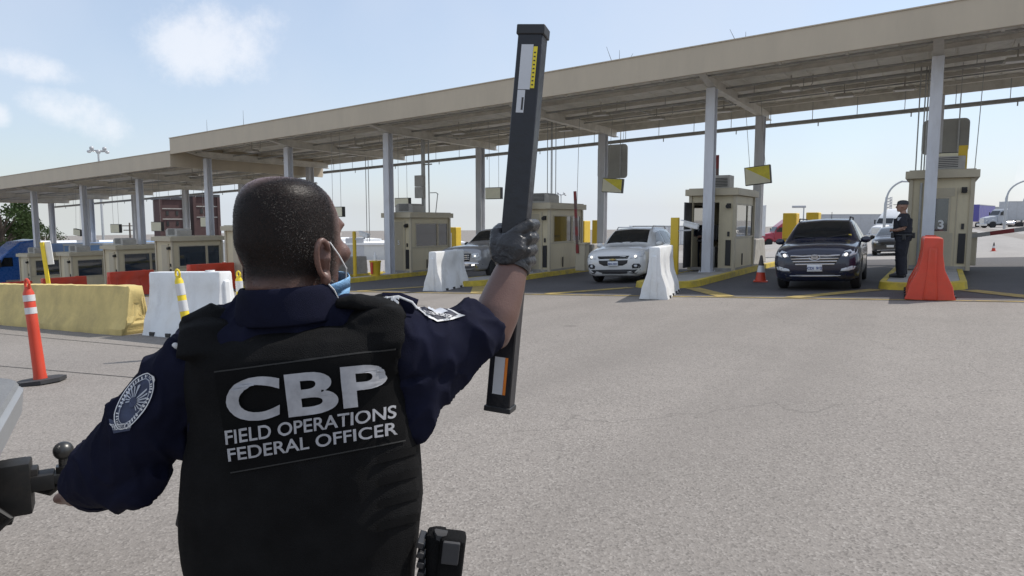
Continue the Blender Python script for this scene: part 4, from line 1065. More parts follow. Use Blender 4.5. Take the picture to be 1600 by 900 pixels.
def lane_box(label, i, px, py, Y, wd, h, yellow, tilt=0.0):
    x = onY(px, Y); d = dep(x, Y); z = zat(py, d); o = thing('lane_light_box', label, 'sign', (x, Y, z), 0, 'small cream light boxes over the lanes')
    k = MB(); k.box((0, 0, 0), (wd, .16, h)); k.build('case', M_DARK, o, bevel=.01)
    k = MB(); k.box((0, -.088, 0), (wd - .05, .02, h - .05)); k.box((0, .088, 0), (wd - .05, .02, h - .05)); k.build('face', M_CREAM, o)
    if yellow:
        k = MB(); k.poly([(-wd / 2 + .05, -.1, h / 2 - .03), (wd / 2 - .03, -.1, h / 2 - .03), (wd / 2 - .03, -.1, -h / 2 + .1)]); k.poly([(-wd / 2 + .05, -.104, h / 2 - .03), (wd / 2 - .03, -.104, -h / 2 + .1), (wd / 2 - .03, -.104, h / 2 - .03)])
        k.build('yellow_wedge', mat('bright yellow sheet', (.8, .68, .05), .4), o, recalc=False)
    zf = ZU(x) if x > -29.9 else ZL(x)
    for s in (-1, 1): k = MB(); k.cyl((s * wd * .3, 0, h / 2), (s * wd * .3, 0, zf + .25 - z), .008, n=5); k.build('hanger', M_PIPE, o)
    for ch in o.children: ch.rotation_euler = (0, 0, 0)
    o.rotation_euler = (0, tilt, 0)
lane_box('cream light box over the booth next to the grey pickup', 5, 630, 316, 21.6, .78, .36, False)
lane_box('cream light box right of the rear column, partly behind the baton', 6, 772, 302, 23.5, .78, .48, False)
lane_box('cream light box with a yellow wedge above the white SUV', 6, 957, 290, 24.5, .85, .55, True, .08)
lane_box('light box with a yellow wedge beside the rear column of the open booth', 7, 1182, 274, 24.2, .85, .62, True, -.1)
lane_box('cream light box on the booth numbered 3, above its rooftop unit', 8, 1474, 254, 22.8, .78, .55, False)
lane_box('cream light box behind the officer head, above the fifth booth from the left', 4, 527, 331, 20.0, .8, .42, False)
lane_box('cream light box left of the dark brick towers', 2, 246, 354, 20.5, .95, .5, False)
lane_box('cream light box in front of the blackish brick tower', 3, 322, 347, 21, .7, .5, False)
lane_box('cream light box third from the left under the lower roof', 1, 181, 357, 21, .95, .5, False)
lane_box('cream light box at the left, half behind the second column', 0, 121, 363, 21.5, .85, .4, False, .1)
# yellow box on the roof of booth 3 and electrical cabinets on a post
k = MB(); k.box((0, 0, .3), (.2, .3, .62), bevel=.02); o = k.build('signal_case', M_YEL); o.location = (.34, 21.0, top(-.3, 21) + 2.535); tag(o, 'yellow signal case on top of the booth numbered 3', 'signal')
x = onY(664, 22.3); o = thing('cabinet_post', 'steel post carrying two grey electrical cabinets above the booth next to the pickup', 'post', (x, 22.3, top(x, 22.3) + 2.3))
h = ZU(x) + .2 - o.location.z
k = MB(); k.box((-.06, 0, h / 2), (.12, .12, h)); k.cyl((.22, .02, 0), (.22, .02, h), .03, n=8); k.bar((-.06, 0, h * .62), (.4, 0, h * .62), .05); k.build('post', M_PIPE, o)
for z in (zat(283, dep(x, 22.3)), zat(301, dep(x, 22.3))): k = MB(); k.box((-.1, -.17, z - o.location.z), (.44, .2, .46), bevel=.015); k.build('cabinet', M_AC, o)
k = MB(); k.tube([(.3, 0, zat(297, 26) - o.location.z), (.62, 0, zat(297, 26) - o.location.z), (.72, 0, zat(300, 26) - o.location.z), (.7, 0, .9), (.58, 0, .1)], .018, 6); k.build('conduit', M_PIPE, o, smooth=True)
# bundles of conduit dropping from the roof to the booths
for lab, px, Y, n in (('four thin grey conduits dropping to the booth beside the baton', 855, 22.6, 4), ('bundle of conduits dropping behind the roof of the booth numbered 3', 1426, 22.4, 3), ('thin pair of conduits beside the rear column left of the cabinets', 573, 25.2, 2), ('conduit drop right of the booth numbered 3', 1517, 22.6, 1), ('thin wire drop left of the white SUV sign', 901, 23, 1)):
    x = onY(px, Y); z0 = top(x, Y) + (2.4 if n > 2 else 1.6 if px == 573 else 2.2); o = thing('conduit_drop', lab, 'conduit', (x, Y, z0), 0, 'conduit drops from the canopy')
    for i in range(n): k = MB(); k.cyl((i * .1 + .03 * (i % 2), .05 * (i % 2), 0), (i * .1 + .03 * (i % 2) + (.08 if n == 1 else 0), .05 * (i % 2), ZU(x) + .2 - z0), .017 if n > 1 else .01, n=6); k.build('tube', M_PIPE, o, smooth=True)

# ---- lane furniture
def arm_raised(label, px, Y, toppy, basepy, lean=.1):
    x = onY(px, Y); d = dep(x, Y); z0 = top(x, Y); zt, zb = zat(toppy, d), z0 + .95
    o = thing('barrier_gate', label, 'barrier gate', (x, Y, z0), 0, 'lane barrier gates')
    k = MB(); k.box((.08, 0, .45), (.36, .34, .9), bevel=.03); k.box((.08, 0, .93), (.42, .4, .06)); k.build('cabinet', M_TRIM, o)
    n = 7
    for i in range(n):
        a, b = i / n, (i + 1) / n; P = lambda t: (.0 - lean * t, -.2, .6 + (zt - z0 - .6) * t)
        k = MB(); k.bar(P(a), P(b), .09, .05, up=(0, 1, 0)); k.build('arm_segment', mat('barrier red', (.22, .02, .02), .5) if i % 2 == 0 else mat('faded arm brown', (.12, .07, .06), .5), o)
arm_raised('raised dark red barrier arm right of the booth beside the baton', 907, 20.9, 299, 430, .12)
arm_raised('raised dark barrier arm standing behind the roof of the open booth', 1122, 22.9, 243, 430, .02)
x0_, Y0_ = .86, 22.3; o = thing('barrier_gate', 'lowered red and white barrier arm right of the booth numbered 3', 'barrier gate', (x0_ - .2, Y0_, top(.5, Y0_)), 0, 'lane barrier gates')
k = MB(); k.box((0, 0, .45), (.3, .3, .9), bevel=.03); k.build('cabinet', M_TRIM, o)
for i in range(7):
    a, b = i / 7, (i + 1) / 7; P = lambda t: (-.1 + 3.6 * t, -.22, .78 + .62 * t)
    k = MB(); k.bar(P(a), P(b), .04, .11); k.build('arm_segment', MATS['barrier red'] if i % 2 else mat('arm grey white', (.34, .33, .32), .5), o)
def cctv(label, px, Y, topy, headpx, heady, wd, post=True):
    x = onY(px, Y); d = dep(x, Y); z0 = top(x, Y); h = zat(topy, d) - z0
    o = thing('camera_post', label, 'camera post', (x, Y, z0), 0, 'yellow camera posts on the islands')
    k = MB()
    if wd > .15: k.box((0, 0, h / 2), (wd, .12, h), bevel=.01)
    else: k.cyl((0, 0, 0), (0, 0, h), wd, n=12); k.sphere((0, 0, h), wd, 10, (1, 1, .6))
    k.build('post', M_YEL, o, smooth=True)
    hz_ = zat(heady, d) - z0; hx = onY(headpx, Y) - x
    k = MB(); k.box((0, 0, 0), (.42, .16, .14), Matrix.Rotation(.24, 3, 'Y'), bevel=.03); k.box((-.03, 0, .085), (.5, .2, .02), Matrix.Rotation(.24, 3, 'Y')); c = k.build('camera', M_WPAINT, o); c.location = (hx, 0, hz_)
    k = MB(); k.bar((0, -.01, hz_ - .16), (hx, -.01, hz_ - .13), .04); k.bar((hx, 0, hz_ - .14), (hx, 0, hz_ - .02), .035); k.build('bracket', M_TRL, o)
cctv('yellow post with a white camera beside the open booth door', 1055, 18.6, 340, 1080, 352, .22)
cctv('yellow round post with a white camera right of the officer face', 553, 18.3, 363, 569, 367, .07)
def cone(label, p, sc):
    o = thing('traffic_cone', label, 'traffic cone', p, .2, 'orange traffic cones'); o.scale = (sc,) * 3
    k = MB(); k.box((0, 0, .02), (.36, .36, .04), bevel=.01); k.build('base', M_ORANGE, o)
    k = MB(); k.lathe([(.14, .04), (.105, .26)], n=18); k.build('body', M_ORANGE, o, smooth=True, angle=50)
    k = MB(); k.lathe([(.107, .26), (.076, .44)], n=18); k.build('reflective_band', M_REFL, o, smooth=True, angle=50)
    k = MB(); k.lathe([(.074, .44), (.03, .7), (.022, .71)], n=18); k.build('tip', mat('dark cone tip', (.08, .07, .065), .7), o, smooth=True, angle=50)
p = Vector((-3.85, 17.95, 0)); p.z = ground_z(p.x, p.y) + .006; cone('orange cone with a dark tip between the rear column and the dark SUV', p, .95)
p = spot(1552, 29.6); cone('small far orange cone beyond the lowered barrier arm', p, .55)
x = onY(585, 18.3); o = thing('waste_bin', 'yellow bin with a white bottle on top beside the left column', 'bin', (x, 18.3, top(x, 18.3)))
k = MB(); k.lathe([(.17, 0), (.2, .5), (.215, .52), (.215, .56), (.0, .57)], n=18); k.build('bin_body', M_YEL, o, smooth=True, angle=40)
k = MB(); k.lathe([(.06, .565), (.06, .75), (.025, .8), (.025, .87), (0, .88)], n=12); k.build('bottle', M_WPAINT, o, smooth=True, angle=40)
k = MB(); k.box((.03, -.22, .3), (.1, .03, .42)); k.build('strap', M_ORANGE, o)

def delineator(label, p, h, m, bands, lean, group, loop=True, base=False, r=.05):
    o = thing('delineator_post', label, 'delineator', p, 0, group); o.rotation_euler = lean
    k = MB(); k.lathe([(r * 1.25, .02), (r * 1.1, .1), (r, h * .5), (r * .95, h * .86), (r * .6, h * .9), (r * .55, h * .92)], n=16); k.build('post', m, o, smooth=True, angle=50)
    for (z0, z1) in bands: b = MB(); rr = r * 1.03; b.lathe([(rr, z0 * h), (rr, z1 * h)], n=16); b.build('reflective_band', M_REFL, o, smooth=True, angle=40)
    if loop:
        t = MB(); t.tube([(r * .8 * math.cos(a), 0, h * .94 + h * .05 * math.sin(a)) for a in [2 * math.pi * i / 14 for i in range(15)]], r * .25, 6); t.build('handle', m, o, smooth=True)
    if base: b = MB(); b.prism([(.24 * math.cos(R(45 * i + 22)), .24 * math.sin(R(45 * i + 22))) for i in range(8)], 'Z', 0, .04); o2 = b.build('base', M_RUB, o); o2.rotation_euler = (0, 0, 0)
    return o
p = spot(50, 7.25); lean = FH * -.02 + RH * -.075
delineator('orange post with two silver bands on a black base, in front of the yellow barrier', p, 1.14, M_ORANGE, ((.66, .72), (.78, .84)), (.02, -.1, 0), 'orange delineator posts', True, True, .055)
delineator('orange post half hidden behind the end of the yellow barrier', spot(237, 11.9), .98, M_ORANGE, ((.62, .72),), (0, -.02, 0), 'orange delineator posts', True, True, .05)
M_YPL = mat('yellow plastic', (.75, .57, .03), .4, var=.06)
delineator('yellow post with silver bands leaning in front of the white barrier', spot(293, 8.6), 1.15, M_YPL, ((.52, .64), (.7, .83)), (.03, -.17, 0), 'yellow delineator posts', True, True, .055)
delineator('yellow post with silver bands just left of the officer neck', spot(375, 10.6), 1.02, M_YPL, ((.48, .62), (.68, .84)), (0, -.06, 0), 'yellow delineator posts', True, True, .055)
p = spot(77, 15.5); o = thing('marker_post', 'leaning yellow strip post with a white plate behind the yellow concrete barrier', 'marker post', p, 0); o.rotation_euler = (0, -.09, YAW)
h = zat(378, 15.5) - p.z
k = MB(); k.box((0, 0, h / 2), (.085, .03, h)); k.build('post', M_YPL, o); k = MB(); k.box((.07, .03, h - .26), (.22, .02, .52)); k.build('plate', M_WPAINT, o)
k = MB(); k.box((0, 0, .03), (.4, .4, .06), bevel=.01); k.build('base', M_RUB, o)

# ---- pickup whose tow hitch reaches into the lower left corner
B0 = FH * 2.45 + RH * (2.45 * (92 - 800) / 1040); zg_ = ground_z(B0.x, B0.y)
tr = thing('pickup_truck', 'pickup at the lower left edge, only its grey bumper corner and tow hitch in view', 'pickup truck', (B0.x, B0.y, zg_), YAW + R(120))
zb = CAM_H + 2.45 * math.tan(math.atan((450 - 704) / 1060) - PITCH) - zg_       # height of the ball centre
M_HITCH = mat('worn black steel', (.014, .014, .014), .55, .35, var=.35, scale=12, dirt=(.05, .04, .032), dscale=14, damt=.4)
hk = MB(); hk.box((0, .03, zb - .095), (.075, .2, .035), bevel=.008); hk.box((0, .16, zb - .075), (.065, .16, .06), bevel=.008); hk.box((0, .2, zb - .14), (.05, .07, .2), bevel=.006)
hk.box((0, .33, zb - .085), (.09, .22, .1), bevel=.01); hk.box((0, .23, zb - .085), (.12, .03, .13), bevel=.012)
hk.tube([(-.55, .42, zb - .1), (.55, .42, zb - .1)], .05, 10); hk.box((.0, .27, zb - .19), (.03, .2, .1), bevel=.008)
hk.tube([(.07, .28, zb - .085), (-.1, .28, zb - .085)], .011, 8)
for sx in (-1, 1): hk.tube([(sx * .06, .24, zb - .12), (sx * .09, .16, zb - .19), (sx * .1, .24, zb - .26), (sx * .08, .34, zb - .24), (sx * .05, .36, zb - .14)], .012, 7); hk.box((sx * .13, .36, zb - .1), (.02, .2, .22), bevel=.006)
for z in (zb - .045, zb - .185): hk.tube([(.03, .2, z), (.035, .3, z + .005), (.05, .5, z + .01)], [(.026, .034), (.03, .03), (.034, .034)], 10)
hk.box((0, .15, zb - .11), (.1, .1, .19), bevel=.01); hk.box((.055, .15, zb - .09), (.02, .06, .14), bevel=.004); hk.box((0, .08, zb - .1), (.085, .1, .06), bevel=.012); hk.box((0, .42, zb - .115), (.09, .07, .19), bevel=.012)
for zz in (zb - .05, zb - .09, zb - .13): hk.cyl((.05, .15, zz), (.075, .15, zz), .012, n=8)
hk.tube([(-.02, .0, zb - .105), (.0, .05, zb - .15), (.02, .1, zb - .13)], .014, 8)
hit = hk.build('tow_hitch', M_HITCH, tr, smooth=True, angle=35)
k = MB(); k.sphere((0, 0, zb), .034, 18); k.cyl((0, 0, zb - .08), (0, 0, zb - .02), .018, n=14); k.cyl((0, 0, zb - .078), (0, 0, zb - .055), .03, n=6); k.build('hitch_ball', mat('worn ball steel', (.07, .07, .068), .35, .8, var=.2), hit, smooth=True)
k = MB(); k.box((.1, .27, zb - .02), (.09, .07, .1), bevel=.012); k.build('trailer_socket', M_BLACK, hit)
bt = zb + .14
k = MB(); out = []
for t in range(25):
    x = -.82 + 1.64 * t / 24; e = max(0, abs(x) - .58); out.append((x, .17 + e * e * 3.2))
rings = []
for x, y in out: rings.append([k.bm.verts.new(q) for q in ((x, y, bt - .015), (x, y + .01, bt - .11), (x * .985, y + .1, bt - .2), (x * .97, y + .2, bt - .2), (x * .97, y + .24, bt), (x, y + .02, bt))])
k.bridge(rings); k.build('bumper', mat('bumper grey paint', (.26, .27, .28), .4, .2, var=.05, dirt=(.2, .19, .18), damt=.4), tr, smooth=True, angle=30)
k = MB(); rings = []
for x, y in out: rings.append([k.bm.verts.new(q) for q in ((x * .99, y + .015, bt + .003), (x * .97, y + .22, bt + .003), (x * .97, y + .22, bt + .02), (x * .99, y + .025, bt + .02))])
k.bridge(rings); k.build('step_pad', mat('step pad grey', (.16, .165, .17), .6, var=.1, bump=.4, bscale=80), tr, smooth=True, angle=30)
k = MB(); k.box((0, .47, bt + .42), (1.5, .08, .66), bevel=.03); k.build('tailgate', M_GREY_T, tr)
k = MB()
for sx in (-1, 1): k.box((sx * .86, 1.5, bt + .38), (.14, 2.1, .74), bevel=.03)
k.box((0, 1.5, bt + .1), (1.6, 2.1, .12)); k.box((0, 3.4, bt + .3), (1.86, 1.7, .85), bevel=.08); k.box((0, 3.3, bt + .98), (1.66, 1.4, .6), bevel=.12); k.box((0, 5.0, bt + .2), (1.84, 1.5, .7), bevel=.12)
k.build('body', M_GREY_T, tr)
for sx in (-1, 1):
    k = MB(); k.box((sx * .86, .45, bt + .45), (.12, .06, .4), bevel=.02); k.build('tail_lamp', mat('red lens', (.3, .01, .01), .2), tr)
    for wy in (1.5, 5.0): wheel(tr, sx * .8, wy, .38, .26)
# ------------------------------------------------------------------ people
from mathutils.bvhtree import BVHTree
def skinmat(name, col, rough=.45, hair=None, fade=None):
    m = mat(name, col, rough, var=.18, scale=30, bump=.25, bscale=160, spec=.5)
    return m
def fused(mb, name, m, parent, voxel=.006, smooth=6, fac=.5, noise_amp=0.0, noise_scale=8.0, stretch=(1, 1, 1), seed=0.0, deci=1.0, mask=None):
    """several closed shapes grown together into one continuous skin"""
    o = mb.build(name, m, parent)
    md = o.modifiers.new('r', 'REMESH'); md.mode = 'VOXEL'; md.voxel_size = voxel; md.use_smooth_shade = True
    if smooth: sm = o.modifiers.new('s', 'SMOOTH'); sm.iterations = smooth; sm.factor = fac
    dg = bpy.context.evaluated_depsgraph_get(); dg.update()
    me = bpy.data.meshes.new_from_object(o.evaluated_get(dg)); old = o.data; o.modifiers.clear(); o.data = me; bpy.data.meshes.remove(old); me.name = name
    if not me.materials: me.materials.append(m)
    if noise_amp:
        me.calc_loop_triangles() if False else None
        ns = [v.normal.copy() for v in me.vertices]
        for v, n in zip(me.vertices, ns):
            p = Vector((v.co.x * stretch[0], v.co.y * stretch[1], v.co.z * stretch[2])) * noise_scale + Vector((seed, seed * 2, seed))
            a = noise.noise(p); b_ = noise.noise(p * 2.1 + Vector((5, 1, 2))); c_ = noise.noise(p * .55 + Vector((2, 7, 1)))
            r = (max(0, 1 - abs(a) * 2.6) ** 2) * (.55 + c_) + (max(0, 1 - abs(b_) * 3) ** 2) * .35 - .3
            v.co += n * (noise_amp * r * (mask(v.co) if mask else 1))
    for p in me.polygons: p.use_smooth = True
    return o
def bvh_of(o):
    return BVHTree.FromPolygons([v.co.copy() for v in o.data.vertices], [p.vertices[:] for p in o.data.polygons])

# ---- the officer in the foreground, seen from behind
OB, OA = 1.22, -.385
P0 = FH * OB + RH * OA; PZ = ground_z(P0.x, P0.y)
off = thing('person', 'officer seen from behind in a black vest and navy shirt, raising a long black bar', 'person', (P0.x, P0.y, PZ), YAW)
CP, SP = math.cos(PITCH), math.sin(PITCH)
def L(px, py, d):
    """point in the officer's own frame (x right, y away from the photographer, z up)"""
    v = (450 - py) / 1060; t = d / (CP + v * SP)
    return Vector((t * (px - 800) / 1060 - OA, d - OB, CAM_H + t * (v * CP - SP) - PZ))
CAMO = Vector((-OA, -OB, CAM_H - PZ))
def hit(tree, px, py, lift=.003):
    d = (L(px, py, 1.0) - CAMO).normalized(); h = tree.ray_cast(CAMO, d)
    return None if h[0] is None else h[0] + h[1] * lift * (1 if h[1].dot(d) < 0 else -1)

M_SKIN = mat('brown skin', (.125, .066, .051), .4, var=.09, scale=12, bump=.12, bscale=320)
M_NAVY = mat('navy twill', (.0085, .0095, .022), .85, var=.25, scale=14, bump=.35, bscale=900, spec=.08)
M_VEST = mat('black nylon', (.0072, .0072, .0076), .75, var=.35, scale=16, bump=.5, bscale=600, spec=.1)
M_PANEL = mat('black panel cloth', (.005, .005, .0053), .7, var=.25, scale=20, bump=.3, bscale=800, spec=.07)
M_SILVER = mat('silver reflective letters', (.31, .31, .325), .5, .1, var=.2, scale=40)
M_GLOVE = mat('black glove rubber', (.022, .022, .024), .36, var=.3, scale=30, bump=.3, bscale=120)
M_BAR = mat('black bar shell', (.008, .009, .014), .38, var=.35, scale=9, bump=.2, bscale=40)
M_THREAD = mat('grey thread', (.018, .018, .017), .8)

# head: rings along the height, longer along the face direction
FD = Vector((math.sin(R(27)), math.cos(R(27)), 0)); SD = Vector((FD.y, -FD.x, 0))      # face direction, right-ear direction
HC = L(451, 365, 1.2); HT = L(449, 277, 1.2).z
def head_rings(mb, grow=0.0, z0=-.004):
    prof = [(0.0, .02, .018, -.012), (-.004, .045, .038, -.012), (-.014, .068, .056, -.01), (-.032, .086, .07, -.006), (-.06, .097, .0785, -.002), (-.09, .1, .081, 0), (-.118, .1, .0805, 0), (-.142, .092, .077, .006),
            (-.165, .082, .071, .014), (-.185, .073, .066, .022), (-.203, .064, .06, .032), (-.216, .05, .046, .046), (-.224, .026, .026, .056)]
    rings = []
    for dz, rl, rb, off_ in prof:
        c = Vector((HC.x, HC.y, HT + dz + (grow if dz > -.01 else 0))) + FD * off_
        rings.append(mb.ring(c, FD, SD, rl * .965 + grow, rb * .965 + grow, 28, 2.15))
    mb.bridge(rings)
b = MB(); head_rings(b)
def hp(f, s, dz): return Vector((HC.x, HC.y, HT + dz)) + FD * f + SD * s
NK = L(447, 470, 1.2)
b.tube([hp(-.02, 0, -.13), hp(-.022, 0, -.18), (HC.x - .004, HC.y - .012, NK.z), (HC.x - .01, HC.y - .0, NK.z - .09)], [(.058, .06), (.06, .062), (.065, .066), (.08, .085)], 20)
b.sphere(hp(-.045, 0, -.185), .034, 12, (.9, 1.4, .7))                                     # roll at the nape
b.tube([hp(.095, 0, -.09), hp(.112, 0, -.118), hp(.118, 0, -.135), hp(.1, 0, -.145)], [.009, .012, .018, .012], 10)     # nose
b.sphere(hp(.09, 0, -.17), .016, 10, (.7, 1.6, .5)); b.sphere(hp(.088, 0, -.18), .016, 10, (.7, 1.4, .5)); b.sphere(hp(.085, 0, -.212), .018, 10)  # lips, chin
for s in (-1, 1):
    b.sphere(hp(.075, s * .05, -.135), .022, 10); b.tube([hp(.092, s * .012, -.082), hp(.09, s * .035, -.078), hp(.075, s * .06, -.085)], [.008, .009, .006], 8)   # cheek, brow
    b.tube([hp(.02, s * .07, -.19), hp(.05, s * .05, -.205), hp(.075, s * .02, -.215)], [.016, .018, .016], 8)
# torso core and arms (mostly under the clothes)
SHL, SHR = L(314, 578, 1.2), L(610, 546, 1.215)
ELR, WRR = L(766, 520, 1.345), L(806, 402, 1.405)
ELL, WRL = L(174, 736, 1.215), L(116, 772, 1.47)
CH = L(452, 560, 1.2); WA = L(462, 860, 1.2)
b.tube([CH + Vector((0, .02, .06)), CH, (CH + WA) / 2, WA, WA - Vector((0, 0, .2))], [(.1, .07), (.15, .09), (.14, .095), (.14, .1), (.13, .1)], 18)
b.tube([CH + Vector((0, .0, .03)), SHR, L(700, 540, 1.272), ELR], [.06, .048, .046, .042], 14)
b.tube([ELR + (SHR - ELR) * .12, ELR, ELR * .75 + WRR * .25, ELR * .45 + WRR * .55, WRR, WRR + (WRR - ELR) * .12], [.04, .044, .0465, .041, .03, .03], 16)
b.tube([CH + Vector((0, 0, .03)), SHL, L(246, 652, 1.19), ELL], [.06, .048, .046, .045], 14)
b.tube([ELL, ELL * .6 + WRL * .4, WRL], [.045, .043, .028], 14)
HNL = WRL + (WRL - ELL).normalized() * .06
b.tube([WRL, WRL * .4 + HNL * .6, HNL + Vector((0, .03, 0))], [(.026, .02), (.04, .018), (.036, .016)], 12)
for i in range(4):
    q = HNL + Vector(((i - 1.5) * .017, .03, -.004 * abs(i - 1.5))); b.tube([q, q + Vector((0, .035, -.005)), q + Vector((.002, .06 - .006 * abs(i - 1.4), -.025)), q + Vector((.002, .066 - .006 * abs(i - 1.4), -.045))], [.0095, .009, .008, .006], 8)
b.tube([WRL + Vector((.02, .02, 0)), WRL + Vector((.045, .06, .0)), WRL + Vector((.04, .1, -.015))], [.012, .011, .008], 8)
hipL, hipR = WA + Vector((-.09, .01, -.16)), WA + Vector((.09, .01, -.16))
for h_, sx in ((hipL, -1), (hipR, 1)):
    b.tube([h_, Vector((h_.x + sx * .01, h_.y + .02, .46)), Vector((h_.x + sx * .015, h_.y - .0, .1))], [.075, .05, .04], 12)
    b.tube([Vector((h_.x + sx * .015, h_.y - .02, .06)), Vector((h_.x + sx * .03, h_.y + .17, .04))], [.04, .035], 10)
body = fused(b, 'body', M_SKIN, off, .005, 14)
# scalp darkened by the roots of the stubble: a mask that belongs to the skin
def hair_mask(co):
    q = co - Vector((HC.x, HC.y, HT)); f, s, dz = q.dot(FD), q.dot(SD), q.z
    if dz < -.24: return 0
    crown = math.sqrt(((f - .0) / .09) ** 2 + ((s + .034) / .06) ** 2 + ((dz + .0) / .066) ** 2)      # bald crown that opens to the forehead
    m_ = max(0, min(1, (crown - .82) / .42))
    front = max(0, min(1, (.06 - f) / .03)); nape = max(0, min(1, (dz + .19 + .04 * max(0, f / .05)) / .025))
    return m_ * front * nape
at = body.data.attributes.new('stubble', 'FLOAT', 'POINT')
vals = [hair_mask(v.co) for v in body.data.vertices]; at.data.foreach_set('value', vals)
t = M_SKIN.node_tree; bs = t.nodes['Principled BSDF']; src = bs.inputs['Base Color'].links[0].from_socket
an = t.nodes.new('ShaderNodeAttribute'); an.attribute_name = 'stubble'
mx = t.nodes.new('ShaderNodeMixRGB'); mx.inputs[2].default_value = (.010, .0085, .008, 1)
gn = t.nodes.new('ShaderNodeTexNoise'); gn.inputs['Scale'].default_value = 420; gn.inputs['Detail'].default_value = 2
gtc = t.nodes.new('ShaderNodeTexCoord'); t.links.new(gtc.outputs['Object'], gn.inputs['Vector'])
gm = t.nodes.new('ShaderNodeMapRange'); gm.inputs['From Min'].default_value = .35; gm.inputs['From Max'].default_value = .6; gm.inputs['To Min'].default_value = .88; gm.inputs['To Max'].default_value = 1.0
t.links.new(gn.outputs['Fac'], gm.inputs['Value'])
gx = t.nodes.new('ShaderNodeMath'); gx.operation = 'MULTIPLY'; t.links.new(gm.outputs[0], gx.inputs[0]); t.links.new(an.outputs['Fac'], gx.inputs[1]); t.links.new(gx.outputs[0], mx.inputs[0])
sm_ = t.nodes.new('ShaderNodeMapRange'); sm_.inputs['To Min'].default_value = .5; sm_.inputs['To Max'].default_value = .12; t.links.new(an.outputs['Fac'], sm_.inputs['Value']); t.links.new(sm_.outputs[0], bs.inputs['Specular IOR Level']); t.links.new(src, mx.inputs[1]); t.links.new(mx.outputs[0], bs.inputs['Base Color'])
# stubble: thousands of very short hairs
rnd = random.Random(5); hb = MB(); tri = [p for p in body.data.polygons]; cnt = 0; hb2 = MB()
cand = [(p, sum(vals[i] for i in p.vertices) / len(p.vertices)) for p in tri]; cand = [c for c in cand if c[1] > .05]
for p, wgt in cand:
    for rep in range(7):
        if rnd.random() > wgt * .95: continue
        vs = [body.data.vertices[i].co for i in p.vertices]; u_, t_ = rnd.random() * 1.1 - .05, rnd.random() * 1.1 - .05
        c = (vs[0].lerp(vs[1], u_)).lerp(vs[-1].lerp(vs[2], u_), t_)
        n = (p.normal + Vector((rnd.gauss(0, .5), rnd.gauss(0, .5), rnd.gauss(0, .5) - .4))).normalized(); e = n.orthogonal().normalized() * .00026; g = n.cross(e)
        tip = c + n * rnd.uniform(.0008, .002); B_ = hb2 if rnd.random() < .16 * max(.06, min(1, (c.x - HC.x + .005) / .06)) * max(.1, min(1, (c.z - HT + .17) / .05)) * max(0, .5 + 1.6 * noise.noise(c * 38)) else hb
        v0, v1, v2, v3 = (B_.bm.verts.new(q) for q in (c + e, c - e * .5 + g * .87, c - e * .5 - g * .87, tip))
        for f in ((v0, v1, v3), (v1, v2, v3), (v2, v0, v3)): B_.bm.faces.new(f)
ho = hb.build('hair', mat('black stubble', (.012, .01, .009), .45, var=.3), off, recalc=False); ho['kind'] = 'stuff'
ho = hb2.build('grey_hair', mat('grey stubble', (.24, .23, .225), .35, var=.3), off, recalc=False); ho['kind'] = 'stuff'
# eyes
for s in (-1, 1):
    k = MB(); k.sphere(hp(.083, s * .031, -.101), .0125, 14); eo = k.build('eye', mat('eye white', (.7, .68, .66), .2, var=.02), off, smooth=True)
    k = MB(); k.sphere(hp(.0905, s * .031, -.101), .0065, 12, (.8, 1, 1)); k.build('iris', mat('iris', (.03, .018, .01), .15), eo, smooth=True)
# ears: a rim, a bowl and a lobe fused together
for s, nm in ((1, 'right'), (-1, 'left')):
    k = MB(); sd = SD * s; c = hp(-.002, s * .077, -.14)
    out_ = (sd * .8 - FD * .6).normalized()
    rim = []
    for i in range(15):
        a = -2.2 + 4.9 * i / 14; rim.append(c + out_ * (.016 + .006 * math.sin(a)) + FD * (-.017 * math.cos(a - .3)) * -1 * -1 + Vector((0, 0, .032 * math.sin(a))) )
    k.tube(rim, [.0045] + [.0055] * 13 + [.004], 8)
    k.tube([c + Vector((0, 0, .03)) + FD * .008, c + out_ * .008, c + Vector((0, 0, -.03)) + FD * .006], [(.01, .005), (.015, .006), (.008, .006)], 10)
    k.sphere(c + Vector((0, 0, -.036)) + out_ * .008 + FD * .006, .0105, 10, (1, .8, 1.1)); k.tube([c + FD * .012 + Vector((0, 0, .012)), c + FD * .013 + out_ * .006, c + FD * .011 + Vector((0, 0, -.014))], .0055, 8)
    fused(k, 'ear', M_SKIN, off, .003, 4)

# clothes -------------------------------------------------------------
sh_ = MB()
sh_.tube([L(449, 462, 1.2), L(449, 478, 1.2), L(449, 500, 1.2), L(449, 520, 1.2)], [(.082, .08), (.088, .086), (.1, .088), (.12, .09)], 20)
sh_.tube([L(448, 500, 1.215), L(448, 520, 1.2), L(450, 560, 1.2), L(456, 640, 1.2), L(462, 760, 1.2), L(466, 900, 1.2), WA + Vector((0, 0, -.1))],
         [(.085, .07), (.15, .088), (.168, .105), (.172, .115), (.165, .118), (.16, .118), (.165, .12)], 24)
sh_.tube([L(440, 505, 1.2), L(385, 520, 1.2), L(318, 545, 1.2)], [(.06, .055), (.062, .058), (.064, .062)], 14)
sh_.tube([L(455, 505, 1.2), L(540, 505, 1.21), L(600, 520, 1.22)], [(.06, .055), (.065, .06), (.07, .068)], 14)
